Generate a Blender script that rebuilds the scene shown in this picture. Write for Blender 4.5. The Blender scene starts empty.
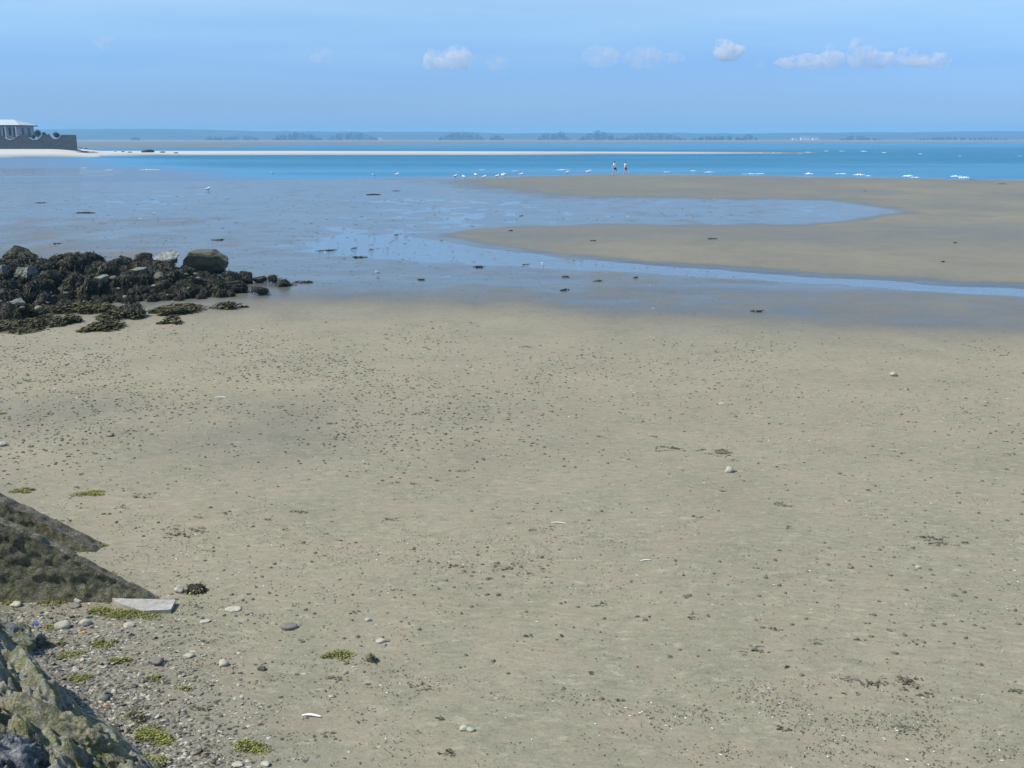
import bpy, bmesh, math, random
import numpy as np
from mathutils import Vector, Matrix, Euler

random.seed(7); rng = np.random.default_rng(7)
R = math.radians
C = bpy.context.scene.collection
scene = bpy.context.scene

# ------------------------------------------------------------------ camera, sky, sun, exposure
CAM_H, PITCH, FPX = 5.1, R(13.51), 1024.0
cam_d = bpy.data.cameras.new('camera'); cam_d.sensor_width = 36; cam_d.lens = 36
cam_d.clip_start = 0.1; cam_d.clip_end = 80000
cam = bpy.data.objects.new('camera', cam_d); C.objects.link(cam)
cam.location = (0, 0, CAM_H); cam.rotation_euler = (R(90) - PITCH, 0, 0)
scene.camera = cam

SUN_EL, SUN_AZ = R(52), R(-104)          # azimuth measured clockwise from +Y (camera looks along +Y)
world = bpy.data.worlds.new('World'); scene.world = world; world.use_nodes = True
wt = world.node_tree; wt.nodes.clear()
wo = wt.nodes.new('ShaderNodeOutputWorld'); bg = wt.nodes.new('ShaderNodeBackground')
sky = wt.nodes.new('ShaderNodeTexSky'); sky.sky_type = 'NISHITA'; sky.sun_disc = False
sky.sun_elevation = SUN_EL; sky.sun_rotation = SUN_AZ
sky.air_density = 1.0; sky.dust_density = 0.3; sky.ozone_density = 3.0; sky.altitude = 0
tc = wt.nodes.new('ShaderNodeTexCoord'); sep = wt.nodes.new('ShaderNodeSeparateXYZ')
ramp = wt.nodes.new('ShaderNodeValToRGB'); mul = wt.nodes.new('ShaderNodeMix'); mul.data_type = 'RGBA'; mul.blend_type = 'MULTIPLY'
mul.inputs['Factor'].default_value = 1
wt.links.new(tc.outputs['Generated'], sep.inputs[0])
# soft bands of high thin haze bend the elevation a little
wn = wt.nodes.new('ShaderNodeTexNoise'); wm = wt.nodes.new('ShaderNodeMapping'); wm.inputs['Scale'].default_value = (2.2, 2.2, 26)
wn.inputs['Scale'].default_value = 1.6; wn.inputs['Detail'].default_value = 3
wt.links.new(tc.outputs['Generated'], wm.inputs[0]); wt.links.new(wm.outputs[0], wn.inputs['Vector'])
ma = wt.nodes.new('ShaderNodeMath'); ma.operation = 'MULTIPLY_ADD'; ma.inputs[1].default_value = 0.045; 
ms = wt.nodes.new('ShaderNodeMath'); ms.operation = 'SUBTRACT'; ms.inputs[1].default_value = 0.0225
wt.links.new(wn.outputs['Fac'], ma.inputs[0]); wt.links.new(sep.outputs['Z'], ma.inputs[2]); wt.links.new(ma.outputs[0], ms.inputs[0])
wt.links.new(ms.outputs[0], ramp.inputs['Fac'])
SKY_TINT = [(0.0, (0.31, 0.41, 0.76)), (0.03, (0.33, 0.45, 0.80)), (0.06, (0.37, 0.51, 0.84)), (0.10, (0.58, 0.70, 0.88)), (0.14, (0.86, 0.86, 0.91)), (0.30, (0.9, 0.9, 0.92)), (1.0, (1, 1, 0.95))]
while len(ramp.color_ramp.elements) < len(SKY_TINT): ramp.color_ramp.elements.new(0.5)
for e, (p, c) in zip(ramp.color_ramp.elements, SKY_TINT): e.position = p; e.color = (*c, 1)
wt.links.new(sky.outputs[0], mul.inputs['A']); wt.links.new(ramp.outputs[0], mul.inputs['B'])
wt.links.new(mul.outputs['Result'], bg.inputs['Color']); bg.inputs['Strength'].default_value = 0.135
wt.links.new(bg.outputs[0], wo.inputs['Surface'])

sd = bpy.data.lights.new('sun', 'SUN'); sd.energy = 4.1; sd.angle = R(0.5); sd.color = (1, 0.96, 0.89)
sun = bpy.data.objects.new('sun', sd); C.objects.link(sun)
sdir = Vector((math.sin(SUN_AZ) * math.cos(SUN_EL), math.cos(SUN_AZ) * math.cos(SUN_EL), math.sin(SUN_EL)))
sun.rotation_euler = (-sdir).to_track_quat('-Z', 'Y').to_euler(); sun.location = (0, 0, 200)
scene.view_settings.view_transform = 'Standard'; scene.view_settings.look = 'None'
scene.view_settings.exposure = 0.35; scene.view_settings.gamma = 1; scene.view_settings.use_curve_mapping = False
scene.cycles.max_bounces = 8; scene.cycles.volume_bounces = 3; scene.cycles.use_denoising = True
scene.cycles.sample_clamp_indirect = 6

# ------------------------------------------------------------------ maths helpers
cp, sp = math.cos(PITCH), math.sin(PITCH)
def project(X, Y, Z=0.0):
    dep = Y * cp - (Z - CAM_H) * sp; up = Y * sp + (Z - CAM_H) * cp
    dep = np.maximum(dep, 0.05)
    return 512 + FPX * X / dep, 384 - FPX * up / dep
def ray(px, py):
    a, b = (px - 512) / FPX, (384 - py) / FPX
    return Vector((a, cp + b * sp, -sp + b * cp))
def on_plane(px, py, z=0.0):
    r = ray(px, py); t = (z - CAM_H) / r.z
    return Vector((r.x * t, r.y * t, z))
def hash3(ix, iy, iz, seed):
    h = (ix.astype(np.int64) * 374761393 + iy.astype(np.int64) * 668265263 + iz.astype(np.int64) * 2147483647 + seed * 974634777) & 0xFFFFFFFF
    h = ((h ^ (h >> 13)) * 1274126177) & 0xFFFFFFFF
    h = ((h ^ (h >> 16)) * 2246822519) & 0xFFFFFFFF
    return ((h ^ (h >> 15)) & 0xFFFFFF) / float(0xFFFFFF)
def vnoise(p, seed=0):
    p = np.asarray(p, float); i = np.floor(p); f = p - i; f = f * f * (3 - 2 * f); i = i.astype(np.int64)
    out = 0
    for dx in (0, 1):
        for dy in (0, 1):
            for dz in (0, 1):
                w = (f[:, 0] if dx else 1 - f[:, 0]) * (f[:, 1] if dy else 1 - f[:, 1]) * (f[:, 2] if dz else 1 - f[:, 2])
                out = out + w * hash3(i[:, 0] + dx, i[:, 1] + dy, i[:, 2] + dz, seed)
    return out * 2 - 1
def fbm(p, octv=4, seed=0, gain=0.5):
    a, s, t = 1.0, 0, 0; p = np.asarray(p, float)
    for k in range(octv):
        s = s + a * vnoise(p * 2.0 ** k + k * 17.3, seed + k); t += a; a *= gain
    return s / t
def fbm2(x, y, octv=4, seed=0):
    x = np.asarray(x, float); y = np.asarray(y, float)
    return fbm(np.stack([x.ravel(), y.ravel(), np.zeros(x.size)], 1), octv, seed).reshape(x.shape)
def sstep(a, b, x):
    t = np.clip((x - a) / (b - a), 0, 1); return t * t * (3 - 2 * t)
def line(pts): 
    xs = [p[0] for p in pts]; ys = [p[1] for p in pts]
    return lambda x: np.interp(x, xs, ys)

# ------------------------------------------------------------------ terrain heights (the shape of the beach)
SEA = line([(-600, 186), (0, 182.5), (200, 181), (400, 178), (480, 176.5), (600, 174), (700, 174.5), (800, 176.5), (1024, 180), (1600, 186)])
EDGE = line([(-600, 300), (0, 300), (250, 286), (310, 286), (450, 294), (600, 303), (800, 311), (1024, 321), (1700, 335)])
CH = line([(250, 242), (330, 240), (400, 248), (480, 256), (560, 263.5), (700, 273), (800, 280), (900, 286), (1024, 293.5), (1700, 330)])
CHW = line([(250, 4), (330, 15), (400, 12), (480, 8), (560, 5), (700, 3.5), (800, 3), (1024, 3.2), (1700, 4)])
T1 = line([(425, 238), (440, 232), (470, 226.5), (520, 223), (600, 221.5), (880, 221), (960, 217), (1024, 205), (1700, 190)])
T2 = line([(425, 232), (440, 239), (470, 244), (520, 252), (560, 258), (650, 267), (700, 269), (800, 276.5), (900, 282.5), (1024, 290), (1700, 326)])
B2 = line([(-600, 186), (300, 187), (400, 195), (480, 200), (560, 202.5), (700, 203.5), (840, 203.5), (890, 206), (930, 214), (1024, 225), (1700, 260)])
SPIT_N = line([(-700, 150.5), (300, 150.8), (500, 151.3), (700, 151.8), (800, 152.1), (860, 152.3), (900, 152.5), (2000, 152.5)])
SPIT_S = line([(-700, 159), (0, 158), (60, 157.5), (110, 156), (200, 155.2), (300, 155), (500, 155), (700, 154), (800, 153.4), (860, 152.8), (900, 152.2), (2000, 152.2)])
FAR_S = line([(-2000, 149.5), (0, 149.3), (200, 148.2), (290, 145.6), (520, 144.6), (760, 144), (1024, 143.2), (3000, 142.6)])
def bank_height(X, Y):
    s = -0.752 * (X + 3.15) - 0.66 * (Y - 7.45)
    return s
def height(X, Y):
    X = np.asarray(X, float); Y = np.asarray(Y, float)
    sx, sy = project(X, np.maximum(Y, 0.2), 0.0)
    n1 = fbm2(X * 0.06, Y * 0.035, 4, 3); n2 = fbm2(X * 0.35, Y * 0.2, 3, 9)
    wj = n1 * 2.2 + n2 * 0.8
    flats = 0.013 + 0.012 * n1 + 0.006 * n2 + 0.028 * sstep(320, 60, sx) * sstep(200, 230, sy) * (0.4 + n1)
    H = flats
    # wave-washed bank, tongue and main beach
    up = np.clip(np.minimum((sy - SEA(sx)) * .05, (B2(sx) + wj * .5 - sy) * .012) * sstep(330, 760, sx + 25 * n2), -1, .14)
    H = np.maximum(H, up)
    tg = np.clip(np.minimum((sy - T1(sx) - wj * .3) * .010, (T2(sx) - wj * .3 - sy) * .016), -1, .14)
    H = np.maximum(H, np.where(sx > 420, tg, -1))
    e = sy - EDGE(sx) - wj * 3
    bch = 0.075 * sstep(-30, 30, e) + 0.32 * np.clip((e - 10) / 450, 0, 1.3)
    H = np.maximum(H, (0.046 + .012 * n1) * sstep(470, 620, sx + 40 * n1) * sstep(2.2, 4.2, sy - CH(sx) - wj * .4) * (sx > 420))
    H = np.maximum(H, np.where(e > -40, bch + 0.010 * n1 * sstep(0, 60, e), -1))
    # channels and pool cut in
    cut = sstep(CHW(sx) + 2.5, CHW(sx) - 1.0, np.abs(sy - CH(sx) - wj * 0.4)) * sstep(262, 400, sx + 70 * n2 + 30 * n1)
    H = H - cut * (H + 0.016)
    pool = np.minimum(sy - B2(sx) - wj * .3, T1(sx) - wj * .3 - sy)
    pl = sstep(-3.0, 4.0, pool + 2.5 * n2) * sstep(300, 420, sx) * sstep(922, 880, sx + wj * 3)
    H = H * (1 - pl) + pl * (0.004 + 0.010 * n2 + 0.010 * sstep(460, 620, sx))
    rp = fbm2(X * 0.8, Y * 0.8, 4, 41); mid = sstep(184, 192, sy) * sstep(330, 300, sy)
    H = H + 0.032 * rp * mid * sstep(0.09, 0.0, H)
    mk = sstep(868, 950, sx + 22 * n2 + 14 * n1 + np.abs(sy - 211.5) * 7); H = np.maximum(H, np.where((sy > 196) & (sy < 232) & (mk > .002), .088 * mk - .004, -1))
    # sea bed, spit, far water and far shore
    sea = sstep(0.3, 2.5, SEA(sx) + n2 * .4 - sy)
    H = H * (1 - sea) - 0.5 * sea
    sb = np.minimum(sy - 168.5, 177.5 - sy) * sstep(118, 60, sx + 40 * n2); H = np.where((sy < 184) & (sy > 165) & (sx < 140), np.maximum(H, np.clip(sb * .02, -.5, .02) - 1.0 * (sb <= 0.02)), H)
    inner = np.minimum(sy - SPIT_N(sx), SPIT_S(sx) - sy)
    H = np.where((sy < 165), np.clip(inner * 0.3, -0.6, 0.45), H)
    up_l = sstep(125, 50, sx) * sstep(158.3, 154.3, sy) * (1 - sstep(66, 84, sx) * sstep(152.6, 151.0, sy))
    H = np.where((sy < 160) & (sy > 130) & (sx < 140), np.maximum(H, up_l * 2.25 + 0.0 - 0.5 * (1 - sstep(0, .15, up_l))), H)
    far = sstep(FAR_S(sx) + .2, FAR_S(sx) - .4, sy)
    H = np.where(sy < 150.2, H * (1 - far) + far * (0.06 + 0.4 * sstep(142.5, 141, sy)), H)
    H = np.where(Y < 6, 0.40 + 0.02 * n1, H)
    H = H + 0.006 * n2 * sstep(40, 15, Y)
    s = bank_height(X, Y)
    H = H + np.clip(s, 0, 7) * 0.22 * sstep(60, 25, Y)
    return H
import bisect
G = {}
def ground(X, Y):      # height of the finished sheet under a point
    r, t, Z = G['rows'], G['ts'], G['Z']
    i = min(max(bisect.bisect_right(r, Y) - 1, 0), len(r) - 2); T = X / (max(Y, 0) + 8)
    j = min(max(bisect.bisect_right(t, T) - 1, 0), len(t) - 2)
    u = (Y - r[i]) / (r[i + 1] - r[i]); v = (T - t[j]) / (t[j + 1] - t[j])
    return (Z[i][j] * (1 - v) + Z[i][j + 1] * v) * (1 - u) + (Z[i + 1][j] * (1 - v) + Z[i + 1][j + 1] * v) * u
def at(px, py, dz=0.0):
    if py < 165:            # far beach: walk out along the sight line until it meets the sheet
        r = ray(px, py); Y = 120.0
        while Y < 2400:
            z = CAM_H + r.z * Y / r.y; X = r.x * Y / r.y
            if z <= max(ground(X, Y), -.05): return Vector((X, Y, ground(X, Y) + dz))
            Y += .4 if Y < 420 else 4
    z = 0.0
    for _ in range(8):
        p = on_plane(px, py, z); z = 0.5 * z + 0.5 * ground(p.x, p.y)
    p = on_plane(px, py, z); p.z = ground(p.x, p.y) + dz
    return p
def mpp(p):   # metres per pixel there
    return (p.y * cp - (p.z - CAM_H) * sp) / FPX

# ------------------------------------------------------------------ material helpers
def srgb(r, g, b): return tuple(((c / 255) / 12.92 if c / 255 <= 0.04045 else ((c / 255 + 0.055) / 1.055) ** 2.4) for c in (r, g, b))
class NT:
    def __init__(s, name):
        s.m = bpy.data.materials.new(name); s.m.use_nodes = True; s.t = s.m.node_tree; s.t.nodes.clear()
        s.out = s.n('ShaderNodeOutputMaterial'); s.p = s.n('ShaderNodeBsdfPrincipled'); s.l(s.p.outputs[0], s.out.inputs['Surface'])
        s.geo = None
    def n(s, t, **k):
        o = s.t.nodes.new(t)
        for a, v in k.items(): setattr(o, a, v)
        return o
    def l(s, a, b): s.t.links.new(a, b)
    def coord(s, scale=(1, 1, 1), kind='Object', rot=(0, 0, 0)):
        c = s.n('ShaderNodeTexCoord'); m = s.n('ShaderNodeMapping'); m.inputs['Scale'].default_value = scale; m.inputs['Rotation'].default_value = rot
        s.l(c.outputs[kind], m.inputs[0]); return m.outputs[0]
    def noise(s, vec, scale, detail=5, rough=0.55, dist=0.0, out='Fac'):
        o = s.n('ShaderNodeTexNoise'); o.inputs['Scale'].default_value = scale; o.inputs['Detail'].default_value = detail
        o.inputs['Roughness'].default_value = rough; o.inputs['Distortion'].default_value = dist
        s.l(vec, o.inputs['Vector']); return o.outputs[out]
    def voro(s, vec, scale, feature='F1', out='Distance', rnd=1.0):
        o = s.n('ShaderNodeTexVoronoi'); o.feature = feature; o.inputs['Scale'].default_value = scale; o.inputs['Randomness'].default_value = rnd
        s.l(vec, o.inputs['Vector']); return o.outputs[out]
    def ramp(s, fac, stops):
        o = s.n('ShaderNodeValToRGB'); el = o.color_ramp.elements
        while len(el) < len(stops): el.new(0.5)
        for e, (p, c) in zip(el, stops):
            e.position = p; e.color = (*c, 1) if isinstance(c, tuple) else (c, c, c, 1)
        s.l(fac, o.inputs[0]); return o.outputs[0]
    def mix(s, f, a, b, mode='MIX'):
        o = s.n('ShaderNodeMix', data_type='RGBA', blend_type=mode)
        for i, v in (('Factor', f), ('A', a), ('B', b)):
            sock = [q for q in o.inputs if q.name == i and q.type == ('VALUE' if i == 'Factor' else 'RGBA')][0]
            if hasattr(v, 'is_linked') or isinstance(v, bpy.types.NodeSocket): s.l(v, sock)
            else: sock.default_value = v if i == 'Factor' else (*v, 1)
        return [q for q in o.outputs if q.type == 'RGBA'][0]
    def math(s, op, a, b=0.0, clamp=False):
        o = s.n('ShaderNodeMath', operation=op); o.use_clamp = clamp
        for k, v in enumerate((a, b)):
            if isinstance(v, bpy.types.NodeSocket): s.l(v, o.inputs[k])
            else: o.inputs[k].default_value = v
        return o.outputs[0]
    def bump(s, h, strength=0.4, dist=0.02, prev=None):
        o = s.n('ShaderNodeBump'); o.inputs['Strength'].default_value = strength; o.inputs['Distance'].default_value = dist
        s.l(h, o.inputs['Height'])
        if prev is not None: s.l(prev, o.inputs['Normal'])
        return o.outputs[0]
    def set(s, name, v):
        if isinstance(v, bpy.types.NodeSocket): s.l(v, s.p.inputs[name])
        else: s.p.inputs[name].default_value = (*v, 1) if isinstance(v, tuple) and len(v) == 3 else v
def rocky(name, cols, scale=1.0, moss=None, moss_amt=0.5, speck=None, rough=0.85, bump=0.5, bd=0.03, kind='Object'):
    t = NT(name); v = t.coord((scale,) * 3, kind)
    a = t.noise(v, 2.3, 8, 0.65, 0.4); b = t.noise(v, 9, 6, 0.6)
    col = t.ramp(a, [(0.28, cols[0]), (0.5, cols[1]), (0.72, cols[2])])
    col = t.mix(t.ramp(b, [(0.35, 0.0), (0.7, 0.55)]), col, tuple(c * 0.5 for c in cols[0]))
    if moss:
        g = t.noise(v, 1.7, 6, 0.6, 0.6)
        col = t.mix(t.ramp(g, [(moss_amt - .06, 0.0), (moss_amt + .1, 0.85)]), col, t.mix(b, moss, tuple(c * 0.45 for c in moss)))
    if speck:
        w = t.noise(v, 21, 3, 0.7); col = t.mix(t.ramp(w, [(0.60, 0.0), (0.68, 0.85)]), col, speck)
    t.set('Base Color', col); t.set('Roughness', rough); t.set('Specular IOR Level', 0.25)
    t.set('Normal', t.bump(t.math('ADD', a, t.math('MULTIPLY', b, 0.6)), bump, bd)); return t.m
def plain(name, c1, c2, scale=8, rough=0.8, bump=0.2, bd=0.01):
    t = NT(name); v = t.coord(); a = t.noise(v, scale, 5)
    t.set('Base Color', t.mix(t.ramp(a, [(0.3, 0.0), (0.7, 1.0)]), c1, c2)); t.set('Roughness', rough); t.set('Specular IOR Level', 0.25)
    if bump: t.set('Normal', t.bump(a, bump, bd))
    return t.m

# ------------------------------------------------------------------ mesh helpers
def mesh_obj(name, verts, faces, mat, parent=None, smooth=True):
    me = bpy.data.meshes.new(name); me.from_pydata([tuple(v) for v in verts], [], [tuple(f) for f in faces]); me.update()
    if smooth: me.polygons.foreach_set('use_smooth', [True] * len(me.polygons))
    for m in (mat if isinstance(mat, list) else [mat]): me.materials.append(m)
    o = bpy.data.objects.new(name, me); C.objects.link(o)
    if parent: o.parent = parent
    return o
def bm_obj(name, bm, mat, parent=None, smooth=False):
    me = bpy.data.meshes.new(name); bm.normal_update(); bm.to_mesh(me); bm.free()
    if smooth: me.polygons.foreach_set('use_smooth', [True] * len(me.polygons))
    for m in (mat if isinstance(mat, list) else [mat]): me.materials.append(m)
    o = bpy.data.objects.new(name, me); C.objects.link(o)
    if parent: o.parent = parent
    return o
def tag(o, label=None, cat=None, group=None, kind=None):
    if label: o['label'] = label
    if cat: o['category'] = cat
    if group: o['group'] = group
    if kind: o['kind'] = kind
    return o
def empty(name, loc, label=None, cat=None, group=None, rz=0):
    o = bpy.data.objects.new(name, None); C.objects.link(o); o.location = loc; o.rotation_euler = (0, 0, rz); o.empty_display_size = 0.2
    return tag(o, label, cat, group)
def copy_tree(o, loc, rot=None, scale=None, parent=None):
    c = o.copy(); C.objects.link(c); c.location = loc
    if rot is not None: c.rotation_euler = rot
    if scale is not None: c.scale = scale
    for ch in list(o.children):
        d = ch.copy(); C.objects.link(d); d.parent = c
        for g in list(ch.children):
            e = g.copy(); C.objects.link(e); e.parent = d
    return c
def box(bm, c, s, rot=None):
    r = bmesh.ops.create_cube(bm, size=1); M = Matrix.Translation(c) @ (rot.to_matrix().to_4x4() if rot else Matrix()) @ Matrix.Diagonal((*s, 1))
    bmesh.ops.transform(bm, matrix=M, verts=r['verts']); return r['verts']
_ico = {}
def ico(sub):
    if sub not in _ico:
        bm = bmesh.new(); bmesh.ops.create_icosphere(bm, subdivisions=sub, radius=1)
        _ico[sub] = (np.array([v.co[:] for v in bm.verts]), [tuple(v.index for v in f.verts) for f in bm.faces]); bm.free()
    return _ico[sub][0].copy(), _ico[sub][1]
def rock_verts(sub, seed, cuts=9, rough=0.16, fine=0.05, cutd=(0.55, 0.95)):
    V, F = ico(sub); g = np.random.default_rng(seed)
    V = V * (1 + 0.25 * fbm(V * 1.1 + seed, 2, seed))[:, None]
    for k in range(cuts):
        n = g.normal(size=3); n /= np.linalg.norm(n); d = g.uniform(*cutd)
        s = V @ n - d; V = V - np.outer(np.where(s > 0, s * 0.93, 0), n)
    N = V / np.linalg.norm(V, axis=1)[:, None]
    rid = 1 - 2 * np.abs(fbm(V * 2.4 + seed * 3, 3, seed + 5))
    V = V + N * (rough * fbm(V * 2.0 + seed * 1.7, 4, seed) + fine * (rid - .5) + fine * 0.7 * fbm(V * 9 + seed, 3, seed + 9))[:, None]
    V = V / np.abs(V).max(0)
    return V, F
def pydata_add(acc, V, F, mi=0):
    o = len(acc[0]); acc[0].extend(map(tuple, V)); acc[1].extend(tuple(i + o for i in f) for f in F); acc[2].extend([mi] * len(F))
def acc_obj(name, acc, mats, parent=None, smooth=True):
    o = mesh_obj(name, acc[0], acc[1], mats, parent, smooth)
    if isinstance(mats, list) and len(mats) > 1: o.data.polygons.foreach_set('material_index', acc[2])
    return o

# ------------------------------------------------------------------ ground materials
def sand_material():
    t = NT('tidal_sand')
    obj = t.coord((1, 1, 1)); st = t.coord((0.55, 2.2, 1), rot=(0, 0, R(4))); far = t.coord((0.05, 0.11, 1))
    wet = t.n('ShaderNodeAttribute', attribute_name='wet').outputs['Fac']
    shingle = t.n('ShaderNodeAttribute', attribute_name='shingle').outputs['Fac']
    spit = t.n('ShaderNodeAttribute', attribute_name='pale').outputs['Fac']
    n1 = t.noise(obj, 0.55, 6, 0.6, 0.3); n2 = t.noise(st, 2.6, 8, 0.68, 0.5); n3 = t.noise(obj, 26, 4, 0.7); n0 = t.noise(far, 1.0, 4, 0.5)
    c = t.ramp(n1, [(0.28, (0.222, 0.205, 0.130)), (0.5, (0.267, 0.246, 0.160)), (0.72, (0.314, 0.277, 0.186))])
    c = t.mix(t.ramp(n0, [(0.35, 0.0), (0.65, 0.5)]), c, (0.225, 0.222, 0.155))
    c = t.mix(t.ramp(n2, [(0.30, 0.3), (0.43, 0.0)]), c, (0.18, 0.165, 0.11))
    c = t.mix(t.ramp(n2, [(0.62, 0.0), (0.78, 0.5)]), c, (0.40, 0.36, 0.27))
    n5 = t.noise(obj, 70, 3, .7)
    c = t.mix(t.ramp(n5, [(0.34, 0.55), (0.46, 0.0)]), c, (0.12, 0.11, 0.075)); c = t.mix(t.ramp(n5, [(0.58, 0.0), (0.68, 0.5)]), c, (0.42, 0.39, 0.29))
    n4 = t.noise(t.coord((6.0, 10.0, 1), rot=(0, 0, R(-3))), 1.0, 6, 0.7, 0.4)
    c = t.mix(t.ramp(n4, [(0.34, 0.6), (0.47, 0.0)]), c, (0.165, 0.15, 0.098)); c = t.mix(t.ramp(n4, [(0.54, 0.0), (0.68, 0.65)]), c, (0.39, 0.355, 0.25))
    c = t.mix(t.ramp(t.noise(obj, 1.9, 4, .6), [(0.42, 0.0), (0.62, 0.45)]), c, (0.30, 0.245, 0.175))
    c = t.mix(t.ramp(n3, [(0.28, 0.6), (0.45, 0.0)]), c, (0.10, 0.09, 0.07))
    c = t.mix(t.ramp(n3, [(0.66, 0.0), (0.74, 0.5)]), c, (0.50, 0.47, 0.40))
    c = t.mix(t.math('MULTIPLY', shingle, 0.55), c, (0.15, 0.145, 0.125))
    wetc = t.ramp(t.noise(far, 3.2, 5, 0.6), [(0.35, (0.032, 0.040, 0.044)), (0.65, (0.070, 0.072, 0.064))])
    c = t.mix(t.math('MULTIPLY', wet, 0.9), c, wetc)
    c = t.mix(spit, c, (0.50, 0.49, 0.46))
    t.set('Base Color', c)
    rw = t.math('MULTIPLY_ADD', t.noise(st, 1.2, 4, .6), 0.16); rw.node.inputs[2].default_value = 0.08
    rmix = t.n('ShaderNodeMix', data_type='FLOAT'); t.l(wet, rmix.inputs[0]); rmix.inputs[2].default_value = 0.8; t.l(rw, rmix.inputs[3])
    t.set('Roughness', rmix.outputs[0]); t.set('IOR', 1.36)
    h = t.math('ADD', t.math('MULTIPLY', n2, 0.55), t.math('MULTIPLY', n3, 0.25))
    rip = t.noise(t.coord((0.7, 2.4, 1)), 3.0, 5, 0.62, 0.6)
    h = t.math('ADD', h, t.math('MULTIPLY', rip, 0.5))
    wv = t.n('ShaderNodeTexWave'); wv.wave_profile = 'SIN'; wv.bands_direction = 'Y'; wv.inputs['Scale'].default_value = 2.6; wv.inputs['Distortion'].default_value = 9; wv.inputs['Detail'].default_value = 3; wv.inputs['Detail Scale'].default_value = 0.7
    t.l(t.coord((1, 1, 1), rot=(0, 0, R(12))), wv.inputs['Vector'])
    h = t.math('ADD', h, t.math('MULTIPLY', t.math('MULTIPLY', wv.outputs['Fac'], t.ramp(t.noise(obj, .35, 3), [(0.45, 0.0), (0.6, 1.0)])), 0.17))
    b = t.n('ShaderNodeBump'); b.inputs['Distance'].default_value = 0.03
    sm = t.n('ShaderNodeMix', data_type='FLOAT'); t.l(wet, sm.inputs[0]); sm.inputs[2].default_value = 0.8; sm.inputs[3].default_value = 0.06
    t.l(sm.outputs[0], b.inputs['Strength']); t.l(h, b.inputs['Height']); t.set('Normal', b.outputs[0])
    return t.m
def water_material(name, deep, shallow, wave, bumps, rough=0.05, spec=0.5, mixscale=(0.006, 0.028, 1)):
    t = NT(name); v = t.coord((1, 1, 1)); big = t.noise(t.coord(mixscale), 1.0, 5, 0.6)
    sh = t.n('ShaderNodeAttribute', attribute_name='shallow').outputs['Fac']
    f0 = t.math('ADD', sh, t.math('MULTIPLY', t.math('SUBTRACT', big, 0.5), 2.4)); f = t.math('MINIMUM', t.math('MAXIMUM', f0, 0.0), 1.0); f2 = t.math('SUBTRACT', f0, 1.0, True)
    t.set('Base Color', t.mix(f2, t.mix(f, deep, shallow), (0.12, 0.19, 0.27))); t.set('Roughness', rough); t.set('IOR', 1.333); t.set('Specular IOR Level', spec)
    w1 = t.noise(t.coord(wave), 1.0, 6, 0.62, 0.5)
    t.set('Normal', t.bump(w1, bumps[0], bumps[1])); return t.m
M = {}
M['sand'] = sand_material()
M['sea'] = water_material('sea_water', (0.003, 0.13, 0.23), (0.06, 0.23, 0.39), (0.25, 0.7, 1), (0.9, 0.35), 0.30, 0.08)
M['pool'] = water_material('tidal_pool_water', (0.10, 0.17, 0.24), (0.14, 0.21, 0.28), (1.6, 3.2, 1), (0.8, 0.05), 0.06)

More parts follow.
